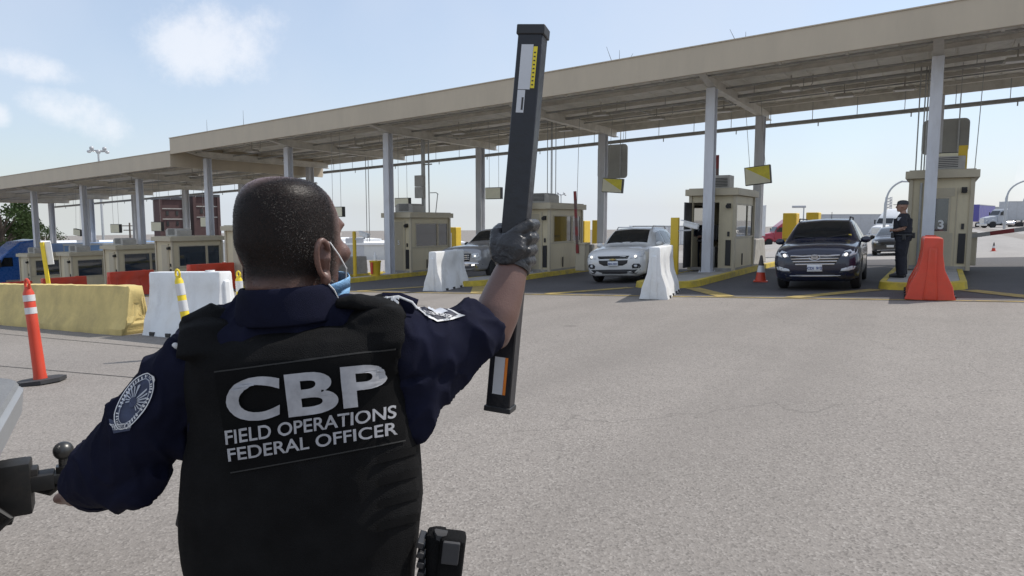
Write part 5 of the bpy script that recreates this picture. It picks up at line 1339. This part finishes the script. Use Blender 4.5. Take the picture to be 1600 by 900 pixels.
# right sleeve: wide at the shoulder, hanging low under the arm, ending just past the elbow
sh_.tube([L(580, 540, 1.21), L(622, 545, 1.215), L(662, 546, 1.235), L(700, 539, 1.27), L(726, 523, 1.295), L(745, 511, 1.328)], [(.074, .072), (.08, .075), (.076, .072), (.07, .067), (.06, .058), (.055, .054)], 18)
sh_.tube([L(640, 590, 1.2), L(645, 615, 1.2), L(632, 680, 1.19)], [.06, .05, .035], 12)
sh_.tube([L(660, 600, 1.21), L(688, 585, 1.235), L(718, 562, 1.275)], [.045, .042, .03], 12)
# left sleeve
sh_.tube([L(320, 562, 1.2), L(282, 602, 1.2), L(243, 648, 1.19), L(204, 700, 1.19), L(174, 733, 1.2), L(158, 745, 1.245), L(150, 752, 1.28)], [(.073, .069), (.074, .07), (.072, .069), (.071, .07), (.068, .068), (.062, .062), (.057, .057)], 18)
# fold where the sleeve meets the body and a pucker at the elbow
sh_.tube([L(296, 700, 1.2), L(270, 680, 1.18), L(236, 690, 1.15)], [.03, .03, .015], 10)
sh_.tube([L(250, 730, 1.17), L(210, 765, 1.17), L(175, 775, 1.19)], [.03, .034, .03], 10)
shirt = fused(sh_, 'shirt', M_NAVY, off, .0055, 6, noise_amp=.016, noise_scale=7.5, stretch=(1.3, 1, .8), seed=3.1)
# collar: a standing band and the folded leaf over it
k = MB(); rg = []; nseg = 30
cz = L(450, 469, 1.2).z
for (dz, rx, ry, dy) in ((.028, .0745, .073, -.004), (.03, .08, .0785, -.004), (.024, .0845, .082, -.005), (-.012, .0905, .088, -.004), (-.034, .0945, .092, -.002), (-.036, .09, .087, -.002), (-.02, .082, .08, -.002), (.01, .0765, .0745, -.003)):
    ring = []
    for i in range(nseg):
        a = 2 * math.pi * i / nseg; tilt = -.012 * math.sin(a) ; ring.append(k.bm.verts.new((HC.x + rx * math.cos(a), HC.y - .008 + dy + ry * math.sin(a), cz + dz - .016 * max(0, math.sin(a)) + .005 * math.cos(a))))
    rg.append(ring)
k.bridge(rg, closed=True); k.build('collar', M_NAVY, off, smooth=True, sub=1)
# vest
v = MB()
rows = [(508, 352, 590, 1.185, .07), (524, 318, 618, 1.185, .098), (545, 302, 628, 1.19, .115), (580, 301, 632, 1.195, .126), (620, 309, 638, 1.2, .134), (660, 310, 648, 1.2, .138), (700, 301, 654, 1.2, .142), (740, 297, 657, 1.2, .145), (790, 296, 660, 1.2, .147), (835, 300, 655, 1.2, .147), (880, 309, 650, 1.2, .145), (935, 315, 645, 1.2, .143)]
rings = []
for py, xl, xr, d, ry in rows:
    a, c = L(xl, py, d), L(xr, py, d); m_ = (a + c) / 2
    rings.append(v.ring((m_.x, m_.y, m_.z), Vector((1, 0, (c.z - a.z) / max(.01, c.x - a.x) + .06)).normalized(), Vector((0, 1, 0)), (c.x - a.x) / 2, ry, 36, 2.7))
v.bridge(rings)
v.tube([L(318, 560, 1.1), L(322, 520, 1.13), L(330, 502, 1.19), L(334, 530, 1.28)], [(.045, .014), (.046, .02), (.046, .022), (.045, .014)], 14)
v.tube([L(602, 585, 1.125), L(594, 540, 1.12), L(586, 500, 1.14), L(580, 482, 1.2), L(582, 520, 1.29)], [(.02, .006), (.042, .013), (.05, .02), (.046, .02), (.04, .014)], 16)
vest = fused(v, 'vest', M_VEST, off, .0055, 5, noise_amp=.009, noise_scale=7, stretch=(.7, 1, 1.5), seed=1.7, mask=lambda c: .18 + .82 * max(0, min(1, (c.z - L(450, 548, 1.1).z) / .05)))
# padded strap ends on the shoulders
k = MB(); k.tube([L(296, 536, 1.14), L(305, 512, 1.15), L(335, 497, 1.17), L(364, 502, 1.18)], [(.02, .012), (.032, .017), (.034, .018), (.022, .012)], 14); fused(k, 'shoulder_pad', M_VEST, off, .005, 4, noise_amp=.002, noise_scale=20)
k = MB(); k.tube([L(528, 474, 1.17), L(560, 471, 1.165), L(600, 480, 1.165), L(630, 500, 1.16)], [(.02, .01), (.03, .014), (.032, .016), (.02, .012)], 14); fused(k, 'shoulder_pad', M_VEST, off, .005, 4, noise_amp=.002, noise_scale=20, seed=4)
for (pa, pb_, rr) in ((L(737, 517, 1.315), L(748, 510, 1.332), .0575), (L(156, 749, 1.265), L(151, 753, 1.29), .0595)):
    k = MB(); k.tube([pa, pa.lerp(pb_, .5), pb_], [rr - .002, rr, rr - .003], 22); k.build('sleeve_hem', M_NAVY, shirt, smooth=True)
# trousers, belt and boots (below the frame)
k = MB(); k.tube([WA + Vector((0, 0, -.06)), WA + Vector((0, 0, -.16)), WA + Vector((0, 0, -.22))], [(.165, .12), (.17, .125), (.15, .12)], 20)
for h_, sx in ((hipL, -1), (hipR, 1)): k.tube([h_ + Vector((0, 0, .02)), Vector((h_.x + sx * .01, h_.y + .02, .44)), Vector((h_.x + sx * .015, h_.y, .1))], [.095, .075, .07], 14)
fused(k, 'trousers', M_NAVY, off, .009, 4, noise_amp=.005, noise_scale=8)
for h_, sx in ((hipL, -1), (hipR, 1)): k = MB(); k.tube([Vector((h_.x + sx * .015, h_.y - .06, .05)), Vector((h_.x + sx * .02, h_.y + .06, .055)), Vector((h_.x + sx * .03, h_.y + .19, .04))], [(.05, .055), (.052, .055), (.045, .035)], 12); k.cyl((h_.x + sx * .015, h_.y - .01, .06), (h_.x + sx * .015, h_.y, .2), .056, .06, 14); k.build('boot', M_BLACK, off, smooth=True)

# decals laid on cloth: outlines and letters pressed on to the surface
TV, TS = bvh_of(vest), bvh_of(shirt)
def press(name, polys, tree, m, parent, lift=.003, cuts=4, thick=.0015):
    k = MB()
    for pl in polys:
        f = k.poly([(x, y, 0) for x, y in pl]); bmesh.ops.triangulate(k.bm, faces=[f])
    if cuts: bmesh.ops.subdivide_edges(k.bm, edges=k.bm.edges, cuts=cuts, use_grid_fill=True)
    dead = []
    for vv in k.bm.verts:
        h = hit(tree, vv.co.x, vv.co.y, lift)
        if h is None: dead.append(vv)
        else: vv.co = h
    if dead: bmesh.ops.delete(k.bm, geom=dead, context='VERTS')
    bmesh.ops.recalc_face_normals(k.bm, faces=k.bm.faces)
    o = k.build(name, m, parent, smooth=True, recalc=False, angle=180)
    return o
def bil(q, u, t):                                        # q = TL, TR, BR, BL
    a = (q[0][0] + (q[1][0] - q[0][0]) * u, q[0][1] + (q[1][1] - q[0][1]) * u); c = (q[3][0] + (q[2][0] - q[3][0]) * u, q[3][1] + (q[2][1] - q[3][1]) * u)
    return (a[0] + (c[0] - a[0]) * t, a[1] + (c[1] - a[1]) * t)
def grid_decal(name, q, tree, m, parent, lift, nu=44, nv=26):
    k = MB(); g = []
    for j in range(nv + 1):
        row = []
        for i in range(nu + 1):
            h = hit(tree, *bil(q, i / nu, j / nv), lift); row.append(k.bm.verts.new(h if h else row[-1].co if row else g[-1][i].co if g else (0, 0, 0)))
        g.append(row)
    for j in range(nv):
        for i in range(nu): k.bm.faces.new((g[j][i], g[j + 1][i], g[j + 1][i + 1], g[j][i + 1]))
    return k.build(name, m, parent, smooth=True, angle=180)
def text_decal(name, body_, q, tree, m, parent, lift, bold=.012, cuts=1):
    cu = bpy.data.curves.new(name, 'FONT'); cu.body = body_; cu.size = 1; cu.offset = bold; cu.resolution_u = 6
    o = bpy.data.objects.new(name, cu); COL.objects.link(o); dg = bpy.context.evaluated_depsgraph_get()
    me = bpy.data.meshes.new_from_object(o.evaluated_get(dg)); bpy.data.objects.remove(o)
    bm = bmesh.new(); bm.from_mesh(me); bmesh.ops.remove_doubles(bm, verts=bm.verts, dist=1e-5); bmesh.ops.triangulate(bm, faces=bm.faces)
    if cuts: bmesh.ops.subdivide_edges(bm, edges=bm.edges, cuts=cuts, use_grid_fill=True)
    xs = [v_.co.x for v_ in bm.verts]; ys = [v_.co.y for v_ in bm.verts]; x0, x1, y0, y1 = min(xs), max(xs), min(ys), max(ys)
    dead = []
    for v_ in bm.verts:
        h = hit(tree, *bil(q, (v_.co.x - x0) / (x1 - x0), (y1 - v_.co.y) / (y1 - y0)), lift)
        if h: v_.co = h
        else: dead.append(v_)
    if dead: bmesh.ops.delete(bm, geom=dead, context='VERTS')
    bm.to_mesh(me); bm.free(); o = bpy.data.objects.new(name, me); COL.objects.link(o); me.materials.clear(); me.materials.append(m); o.parent = parent
    return o
PQ = [(337, 583), (629, 545), (631, 688), (362, 739)]
pn = grid_decal('back_panel', PQ, TV, M_PANEL, vest, .0035)
LETT = .0095
for ch, q in (('C', [(356, 592), (440, 585), (440, 652), (360, 660)]), ('B', [(446, 585), (526, 576), (530, 641), (454, 650)]), ('P', [(531, 573), (600, 566), (603, 629), (537, 637)])):
    text_decal('letter', ch, q, TV, M_SILVER, pn, LETT, .028, 2)
text_decal('lettering', 'FIELD OPERATIONS', [(356, 671), (613, 633), (613, 653), (358, 693)], TV, M_SILVER, pn, LETT, .014)
text_decal('lettering', 'FEDERAL OFFICER', [(360, 699), (615, 659), (616, 678), (362, 719)], TV, M_SILVER, pn, LETT, .014)
def line(name, pts, wd, tree, m, parent, lift=.004):
    polys = []
    for (x0, y0), (x1, y1) in zip(pts, pts[1:]):
        dx, dy = x1 - x0, y1 - y0; l = math.hypot(dx, dy); nx, ny = -dy / l * wd / 2, dx / l * wd / 2
        n = max(1, int(l / 12))
        for i in range(n):
            a, c = i / n, (i + 1) / n
            polys.append([(x0 + dx * a + nx, y0 + dy * a + ny), (x0 + dx * c + nx, y0 + dy * c + ny), (x0 + dx * c - nx, y0 + dy * c - ny), (x0 + dx * a - nx, y0 + dy * a - ny)])
    return press(name, polys, tree, m, parent, lift, 0)
line('panel_edge', [(337, 581), (629, 543)], 2.2, TV, M_THREAD, vest); line('panel_edge', [(362, 738), (500, 713), (631, 688)], 2.0, TV, M_THREAD, vest)
for y in (700, 735, 770, 805): grid_decal('webbing_strap', [(590, y + 12), (652, y - 4), (652, y + 8), (590, y + 24)], TV, M_PANEL, vest, .0035, 10, 2)
k = MB(); k.tube([L(286, 796, 1.14), L(283, 818, 1.14), L(288, 826, 1.14)], [(.008, .006), (.01, .008), (.006, .006)], 8); k.build('side_buckle', M_BLACK, vest, smooth=True)
# shoulder straps, badge on the right sleeve, round patch on the left sleeve
M_BADGE = mat('white badge thread', (.62, .62, .62), .6, var=.05); M_PBLUE = mat('slate blue thread', (.035, .045, .085), .7, var=.3, scale=60); M_PWHITE = mat('pale patch thread', (.4, .42, .46), .7, var=.2, scale=60)
def epaulette(pts, ra):
    k = MB(); k.tube(pts, [ra, (ra[0] * 1.05, ra[1]), (ra[0], ra[1])], 12, up=(0, 0, 1)); return k.build('epaulette', M_NAVY, off, smooth=True)
ep = epaulette([L(598, 474, 1.2), L(622, 474, 1.2), L(648, 484, 1.2)], (.008, .02))
k = MB(); k.tube([L(600, 466, 1.185), L(622, 463, 1.185), L(644, 472, 1.185), L(652, 482, 1.185)], .0022, 6); k.build('piping', M_BADGE, ep, smooth=True)
text_part('pin', 'US', M_BADGE, ep, L(612, 471, 1.178), (R(60), 0, -.15), .022, .001, .001)
k = MB(); k.sphere(L(588, 479, 1.165), .006, 8, (1, .5, .8)); k.build('collar_pin', M_BADGE, off)
ep = epaulette([L(298, 540, 1.17), L(280, 552, 1.17), L(262, 574, 1.17)], (.007, .018))
k = MB(); k.tube([L(286, 537, 1.15), L(268, 550, 1.15), L(254, 572, 1.15)], .002, 6); k.build('piping', M_BADGE, ep, smooth=True)
k = MB(); k.sphere(L(274, 541, 1.15), .0065, 10, (1, .6, 1)); k.build('button', M_BADGE, ep, smooth=True)
bd = press('shoulder_badge', [[(647, 479), (672, 476), (700, 484), (727, 494), (700, 502), (682, 504), (664, 494)]], TS, M_BADGE, shirt, .003)
press('badge_field', [[(654, 481), (672, 479), (698, 486), (716, 493), (697, 499), (683, 501), (667, 492)]], TS, mat('dark badge field', (.02, .022, .04), .7), bd, .0045)
press('badge_emblem', [[(664, 482), (676, 481), (692, 486), (700, 491), (688, 495), (676, 492)]], TS, M_PWHITE, bd, .006)
text_decal('badge_text', 'CUSTOMS BORDER', [(660, 489), (705, 496), (700, 500), (668, 494)], TS, M_BADGE, bd, .0065, .01)
def oval(cx, cy, ra, rb, ang, n=36, a0=0, a1=2 * math.pi):
    ca, sa = math.cos(ang), math.sin(ang)
    return [(cx + ra * math.cos(t) * ca - rb * math.sin(t) * sa, cy + ra * math.cos(t) * sa + rb * math.sin(t) * ca) for t in [a0 + (a1 - a0) * i / (n - 1) for i in range(n)]]
AN = R(-58); PC = (213, 627)
pb = press('sleeve_patch', [oval(*PC, 50, 20, AN)[:-1]], TS, M_PBLUE, shirt, .003)
press('patch_tab', [[(172, 655), (178, 677), (204, 672), (212, 655), (192, 660)]], TS, M_PBLUE, pb, .0032)
def annulus(cx, cy, ra, rb, ang, wd, lift, name, m, n=44):
    o1, o2 = oval(cx, cy, ra, rb, ang, n), oval(cx, cy, ra - wd, rb - wd, ang, n); return press(name, [[o1[i], o1[i + 1], o2[i + 1], o2[i]] for i in range(n - 1)], TS, m, pb, lift, 0)
annulus(*PC, 50, 20, AN, 1.5, .005, 'patch_border', M_BADGE); annulus(*PC, 40, 15, AN, 1.2, .005, 'patch_ring', M_PWHITE)
dash = []; rnd2 = random.Random(4)
for i in range(46):
    a = 2 * math.pi * i / 46; ca, sa = math.cos(AN), math.sin(AN)
    def E_(kk, aa): x, y = (50 - kk) * math.cos(aa), (20 - kk) * math.sin(aa); return (PC[0] + x * ca - y * sa, PC[1] + x * sa + y * ca)
    if rnd2.random() < .84: dash.append([E_(3, a), E_(3, a + .07), E_(7.5, a + .07 * rnd2.uniform(.3, 1)), E_(7.5, a)])
press('patch_letters', dash, TS, M_BADGE, pb, .005, 0)
# a spread-winged bird with a shield, as a cluster of pale stitched feathers
fe = []
for s in (-1, 1):
    for i in range(7):
        a = R(-90) + s * (.35 + i * .3); r0, r1 = 5, 27 - i * 1.6
        ca, sa = math.cos(AN + R(90)), math.sin(AN + R(90))
        def W(r, aa, sq=.62): x, y = r * math.cos(aa) * sq, r * math.sin(aa); return (PC[0] + x * ca - y * sa, PC[1] + x * sa + y * ca)
        fe.append([W(r0, a - .09), W(r1, a - .05), W(r1 + 2, a), W(r1, a + .07), W(r0, a + .09)])
press('patch_bird', fe, TS, M_PWHITE, pb, .0055, 1)
press('patch_shield', [oval(PC[0] - 1, PC[1] + 2, 9, 5, AN)[:-1]], TS, M_PBLUE, pb, .0066, 1)
text_decal('patch_text', 'PROTECTION', [(176, 663), (207, 660), (206, 668), (179, 672)], TS, M_BADGE, pb, .006, .01)

# face mask hanging below the chin and its ear loop
M_MASK = mat('light blue mask fabric', (.22, .42, .66), .8, var=.06, scale=30, bump=.3, bscale=300)
k = MB(); g = []
for i in range(9):
    t = i / 8; row = []
    for j in range(9):
        a = R(-105 + 210 * j / 8); z = -.172 - .062 * t; rl, rb = .113 - .004 * abs(t - .4) * 4, .088 - .012 * t
        q = hp(.012 + rl * math.cos(a) * (1 if math.cos(a) > 0 else .3), rb * math.sin(a), z + .004 * math.sin(i * 2.4) - .012 * (1 - math.cos(a)) * (1 - t)); row.append(k.bm.verts.new(q))
    g.append(row)
for i in range(8):
    for j in range(8): k.bm.faces.new((g[i][j], g[i][j + 1], g[i + 1][j + 1], g[i + 1][j]))
mk = k.build('face_mask', M_MASK, off, smooth=True, angle=180, solid=.002)
k = MB(); k.tube([hp(.004, .09, -.112), hp(.022, .094, -.135), hp(.045, .09, -.16), hp(.055, .08, -.178)], .0012, 6); k.build('ear_loop', M_WPAINT, mk, smooth=True)
k = MB(); k.tube([hp(-.004, .088, -.18), hp(.012, .09, -.195), hp(.03, .084, -.215), hp(.04, .074, -.228)], .0012, 6); k.build('ear_loop', M_WPAINT, mk, smooth=True)

# the long black bar and the gloved hand around it
BT, BB = L(834, 43, 1.43), L(781, 641, 1.41)
bar = thing('scanner_bar', 'long black rectangular bar with white and yellow stickers held upright in a gloved hand', 'bar', off.matrix_basis @ BB if False else (P0 + RH * 0).to_tuple(), YAW)
bar.location = (P0.x, P0.y, PZ)
ax = (BT - BB).normalized(); tocam = (CAMO - (BT + BB) / 2); nrm = (tocam - ax * tocam.dot(ax)).normalized(); sdv = ax.cross(nrm) * -1
if sdv.x < 0: sdv = -sdv
rot = Matrix.Rotation(R(-16), 3, ax); nrm = rot @ nrm; sdv = rot @ sdv
if (sdv.cross(nrm)).dot(ax) < 0: pass
BLEN = (BT - BB).length; HW, HT_ = .0262, .021
def bp(s, a, n): return BB + ax * s + sdv * a + nrm * n                 # along, across, outwards
def bbox(mb, s0, s1, a0, a1, n0, n1):
    vs = [mb.bm.verts.new(bp(s, a, n)) for s in (s0, s1) for a, n in ((a0, n0), (a1, n0), (a1, n1), (a0, n1))]
    for f in ((3, 2, 1, 0), (4, 5, 6, 7), (0, 1, 5, 4), (1, 2, 6, 5), (2, 3, 7, 6), (3, 0, 4, 7)): mb.bm.faces.new([vs[i] for i in f])
k = MB(); bbox(k, .006, BLEN - .006, -HW, HW, -HT_, HT_); k.build('body', M_BAR, bar, bevel=.003, seg=2)
for s0, s1 in ((0, .012), (BLEN - .02, BLEN)): k = MB(); bbox(k, s0, s1, -HW - .003, HW + .003, -HT_ - .003, HT_ + .003); k.build('end_cap', M_BLACK, bar, bevel=.002)
def sticker(name, s0, s1, a0, a1, m, par, lift=.0008):
    k = MB(); bbox(k, s0, s1, a0, a1, HT_ + lift - .0004, HT_ + lift); return k.build(name, m, par)
M_STK = mat('white sticker', (.55, .56, .58), .4, var=.06, scale=20); M_SINK = mat('sticker ink', (.03, .03, .03), .5); M_OR = mat('orange sticker', (.7, .2, .02), .5); M_YS = mat('yellow sticker', (.75, .6, .03), .5)
def sy(py): return BLEN * (641 - py) / (641 - 43)
st_ = sticker('sticker', sy(140), sy(73), -.016, .009, M_STK, bar); sticker('sticker_stripe', sy(138), sy(76), .0095, .018, M_YS, st_)
for i in range(9): sticker('printed_line', sy(84 + i * 6), sy(86 + i * 6), .0115, .0155, M_SINK, st_, .0012)
st_ = sticker('sticker', sy(175), sy(141), -.016, .0, M_STK, bar); sticker('printed_bar', sy(171), sy(152), -.006, -.002, M_SINK, st_, .0012)
st_ = sticker('sticker', sy(612), sy(553), -.014, .008, M_STK, bar); sticker('sticker_stripe', sy(612), sy(553), .0085, .0145, M_OR, st_)
g = MB()
def BH(py, a, n): return bp(sy(py), a, n)
g.tube([WRR - (WRR - ELR) * .13, WRR, BH(392, -.006, HT_ + .02), BH(378, .002, HT_ + .019), BH(362, .004, HT_ + .014)], [(.034, .034), (.033, .031), (.036, .026), (.04, .02), (.03, .014)], 16)
fing = []
for i, (py, ln) in enumerate(((352, 1.0), (372, 1.08), (391, 1.02), (408, .88))):
    r = (.0118, .0122, .0117, .0104)[i]
    g.tube([BH(py + 16, -.006, HT_ + .016), BH(py + 3, .016, HT_ + .017), BH(py - 8, HW + .009, HT_ + .006), BH(py - 10, HW + .013, -.006), BH(py - 6, HW + .006, -HT_ - .008), BH(py - 1, HW - .018 * ln, -HT_ - .011)], [r * 1.05, r * 1.12, r * 1.08, r, r * .95, r * .8], 10)
g.tube([BH(398, -.022, HT_ + .016), BH(378, -.03, HT_ + .011), BH(360, -HW - .01, HT_ - .004), BH(352, -HW - .011, -.012), BH(350, -HW + .004, -HT_ - .01)], [.016, .0155, .0135, .012, .01], 10)
glove = fused(g, 'glove', M_GLOVE, off, .0028, 3, noise_amp=.0012, noise_scale=60, stretch=(1, 1, 2.2))
k = MB(); c0 = WRR - (WRR - ELR) * .13; dd = (WRR - ELR).normalized(); k.tube([c0 - dd * .004, c0 + dd * .004, c0 + dd * .012], [.0375, .039, .0365], 20); k.build('glove_cuff', M_GLOVE, glove, smooth=True)

# radio pouch on the belt
k = MB(); c = L(694, 868, 1.16)
hs = thing('belt_holster', 'black holster and radio pouch on the right hip of the officer in front', 'holster', (P0.x, P0.y, PZ), YAW)
k.box(c + Vector((.012, 0, -.01)), (.045, .05, .1), Matrix.Rotation(.12, 3, 'Y'), bevel=.01); k.box(c + Vector((-.014, .01, -.03)), (.04, .045, .15), bevel=.016); k.build('pouch', M_VEST, hs, smooth=True, angle=60)
k = MB(); k.tube([c + Vector((-.012, .0, .02)), c + Vector((-.008, 0, .04)), c + Vector((.004, 0, .036))], [.011, .012, .01], 10); k.build('grip', M_RUB, hs, smooth=True)
k = MB(); k.box(c + Vector((.014, -.026, .018)), (.03, .01, .04), Matrix.Rotation(.12, 3, 'Y'), bevel=.003); k.build('flap', M_RUB, hs)
k = MB()
for i in range(7): k.box(c + Vector((-.04, -.0, .03 - i * .018)), (.012, .05, .011), Matrix.Rotation(.3, 3, 'Y'), bevel=.002)
k.build('belt_keeper', M_BLACK, hs)

# ---- officers at the booths
def officer(label, loc, rz, sc, cap=True, seat=0.0):
    """stands facing local -Y, hands at the waist, looking down a little"""
    o = thing('person', label, 'person', loc, rz); o.scale = (sc * 1.16, sc * 1.2, sc)
    b = MB()
    b.tube([(0, .02, .98), (0, .0, 1.12), (0, .0, 1.3), (0, .015, 1.43), (0, .015, 1.5)], [(.15, .115), (.15, .12), (.17, .12), (.15, .09), (.06, .06)], 16)
    b.tube([(0, .01, 1.46), (0, -.01, 1.56), (0, -.02, 1.6)], [.055, .052, .05], 12)
    hr = []
    for z, rl, rb, dy in ((1.54, .04, .04, -.065), (1.56, .07, .055, -.045), (1.6, .088, .065, -.03), (1.65, .096, .073, -.025), (1.7, .098, .075, -.022), (1.74, .09, .07, -.02), (1.77, .065, .05, -.018), (1.782, .03, .025, -.018)): hr.append(b.ring((0, dy, z), Vector((0, 1, 0)), Vector((1, 0, 0)), rl, rb, 16))
    b.bridge(hr); b.tube([(0, -.115, 1.68), (0, -.138, 1.64), (0, -.12, 1.63)], [.01, .015, .012], 8)
    for s in (-1, 1): b.sphere((s * .077, -.02, 1.66), .025, 8, (.4, .8, 1.2))
    b.sphere((0, -.112, 1.6), .018, 8, (1.4, .6, .5))
    for s in (-1, 1):
        b.tube([(s * .15, .015, 1.42), (s * .21, .03, 1.3), (s * .235, .06, 1.16)], [.06, .055, .048], 12)
        hx, hy, hz_ = s * .07, -.19, 1.1
        b.tube([(s * .235, .06, 1.16), (s * .18, -.06, 1.11), (hx + s * .04, hy + .04, hz_)], [.048, .042, .029], 12)
        b.tube([(hx + s * .04, hy + .04, hz_), (hx, hy, hz_ - .005)], [(.032, .022), (.038, .018)], 10)
        for i in range(4): b.tube([(hx - s * .005, hy - .01, hz_ + .025 - .018 * i), (hx - s * .04, hy - .022, hz_ + .022 - .018 * i), (hx - s * .062, hy - .008, hz_ + .018 - .016 * i)], [.01, .0095, .008], 6)
        b.tube([(hx + s * .02, hy + .0, hz_ + .03), (hx - s * .01, hy - .02, hz_ + .05)], [.012, .009], 6)
        b.tube([(s * .085, .02, .98), (s * .1, .0, .52), (s * .105, .03, .1)], [.1, .065, .05], 12); b.tube([(s * .105, .05, .05), (s * .115, -.13, .04)], [.045, .038], 10)
    fused(b, 'body', M_SKIN2, o, .012, 3)
    c = MB(); c.tube([(0, .02, .97), (0, .0, 1.12), (0, .0, 1.3), (0, .015, 1.44), (0, .015, 1.5)], [(.185, .15), (.185, .15), (.195, .145), (.165, .105), (.075, .075)], 18)
    for s in (-1, 1): c.tube([(s * .13, .015, 1.43), (s * .21, .03, 1.31), (s * .238, .055, 1.18)], [.075, .072, .068], 12)
    c.tube([(0, -.0, 1.38), (0, 0, 1.05)], [(.2, .165), (.2, .165)], 16)
    fused(c, 'shirt', M_UNI, o, .012, 3, noise_amp=.008, noise_scale=9)
    c = MB(); c.tube([(0, .02, 1.04), (0, .02, .95), (0, .02, .86)], [(.178, .145), (.19, .155), (.17, .14)], 18)
    for s in (-1, 1): c.tube([(s * .085, .02, .94), (s * .1, .0, .52), (s * .105, .03, .06)], [.118, .092, .085], 14)
    fused(c, 'trousers', M_UNI, o, .012, 3, noise_amp=.009, noise_scale=7, stretch=(1, 1, .6))
    k = MB(); k.tube([(.192 * math.cos(a), .02 + .16 * math.sin(a), 1.0) for a in [2 * math.pi * i / 22 for i in range(23)]], [(.012, .028)] * 23, 8)
    for x, y, z in ((.2, .06, .95), (-.2, .05, .94), (.1, -.15, .99), (-.1, -.14, .99), (.0, .19, .99)): k.box((x, y, z), (.06, .06, .13), bevel=.012)
    k.build('belt', M_BLACK, o)
    for s in (-1, 1): k = MB(); k.tube([(s * .105, .09, .045), (s * .11, -.04, .055), (s * .118, -.17, .035)], [(.05, .05), (.052, .055), (.042, .032)], 12); k.build('boot', M_BLACK, o, smooth=True)
    k = MB(); k.box((.215, -.03, 1.37), (.02, .07, .08), bevel=.006); k.build('sleeve_patch', M_PWHITE, o)
    if cap:
        k = MB(); rr = []
        for z, rl, rb in ((1.705, .103, .082), (1.75, .102, .081), (1.785, .088, .07), (1.805, .05, .04), (1.81, .012, .012)): rr.append(k.ring((0, -.018, z), Vector((0, 1, 0)), Vector((1, 0, 0)), rl, rb, 18))
        k.bridge(rr); k.build('cap', M_BLACK, o, smooth=True, angle=60)
        k = MB(); k.prism([(.075 * math.cos(R(a)), -.1 - .085 * math.sin(R(a))) for a in range(0, 181, 15)], 'Z', 1.7, 1.71); q = k.build('cap_visor', M_BLACK, o)
    else:
        k = MB(); rr = []
        for z, rl, rb, dy in ((1.66, .098, .078, -.0), (1.72, .103, .08, -.01), (1.765, .085, .066, -.012), (1.787, .045, .036, -.015), (1.79, .01, .01, -.015)): rr.append(k.ring((0, dy, z), Vector((0, 1, 0)), Vector((1, 0, 0)), rl * .98, rb, 18))
        k.bridge(rr); k.build('hair', M_BLACK, o, smooth=True, angle=60)
    return o
M_SKIN2 = mat('light brown skin', (.3, .17, .12), .5, var=.1, scale=20); M_UNI = mat('dark navy uniform', (.012, .013, .02), .8, var=.3, scale=12, bump=.3, bscale=300)
x = onY(1411, 17.5); officer('officer in a dark cap and navy uniform standing by the booth numbered 3', (x, 17.5, top(x, 17.5)), YAW - R(128), .95)
x = onY(1085, 20.9); officer('officer in dark uniform standing inside the open booth doorway', (x, 20.95, top(x, 20.9) + .06), YAW - R(60), .86, False)
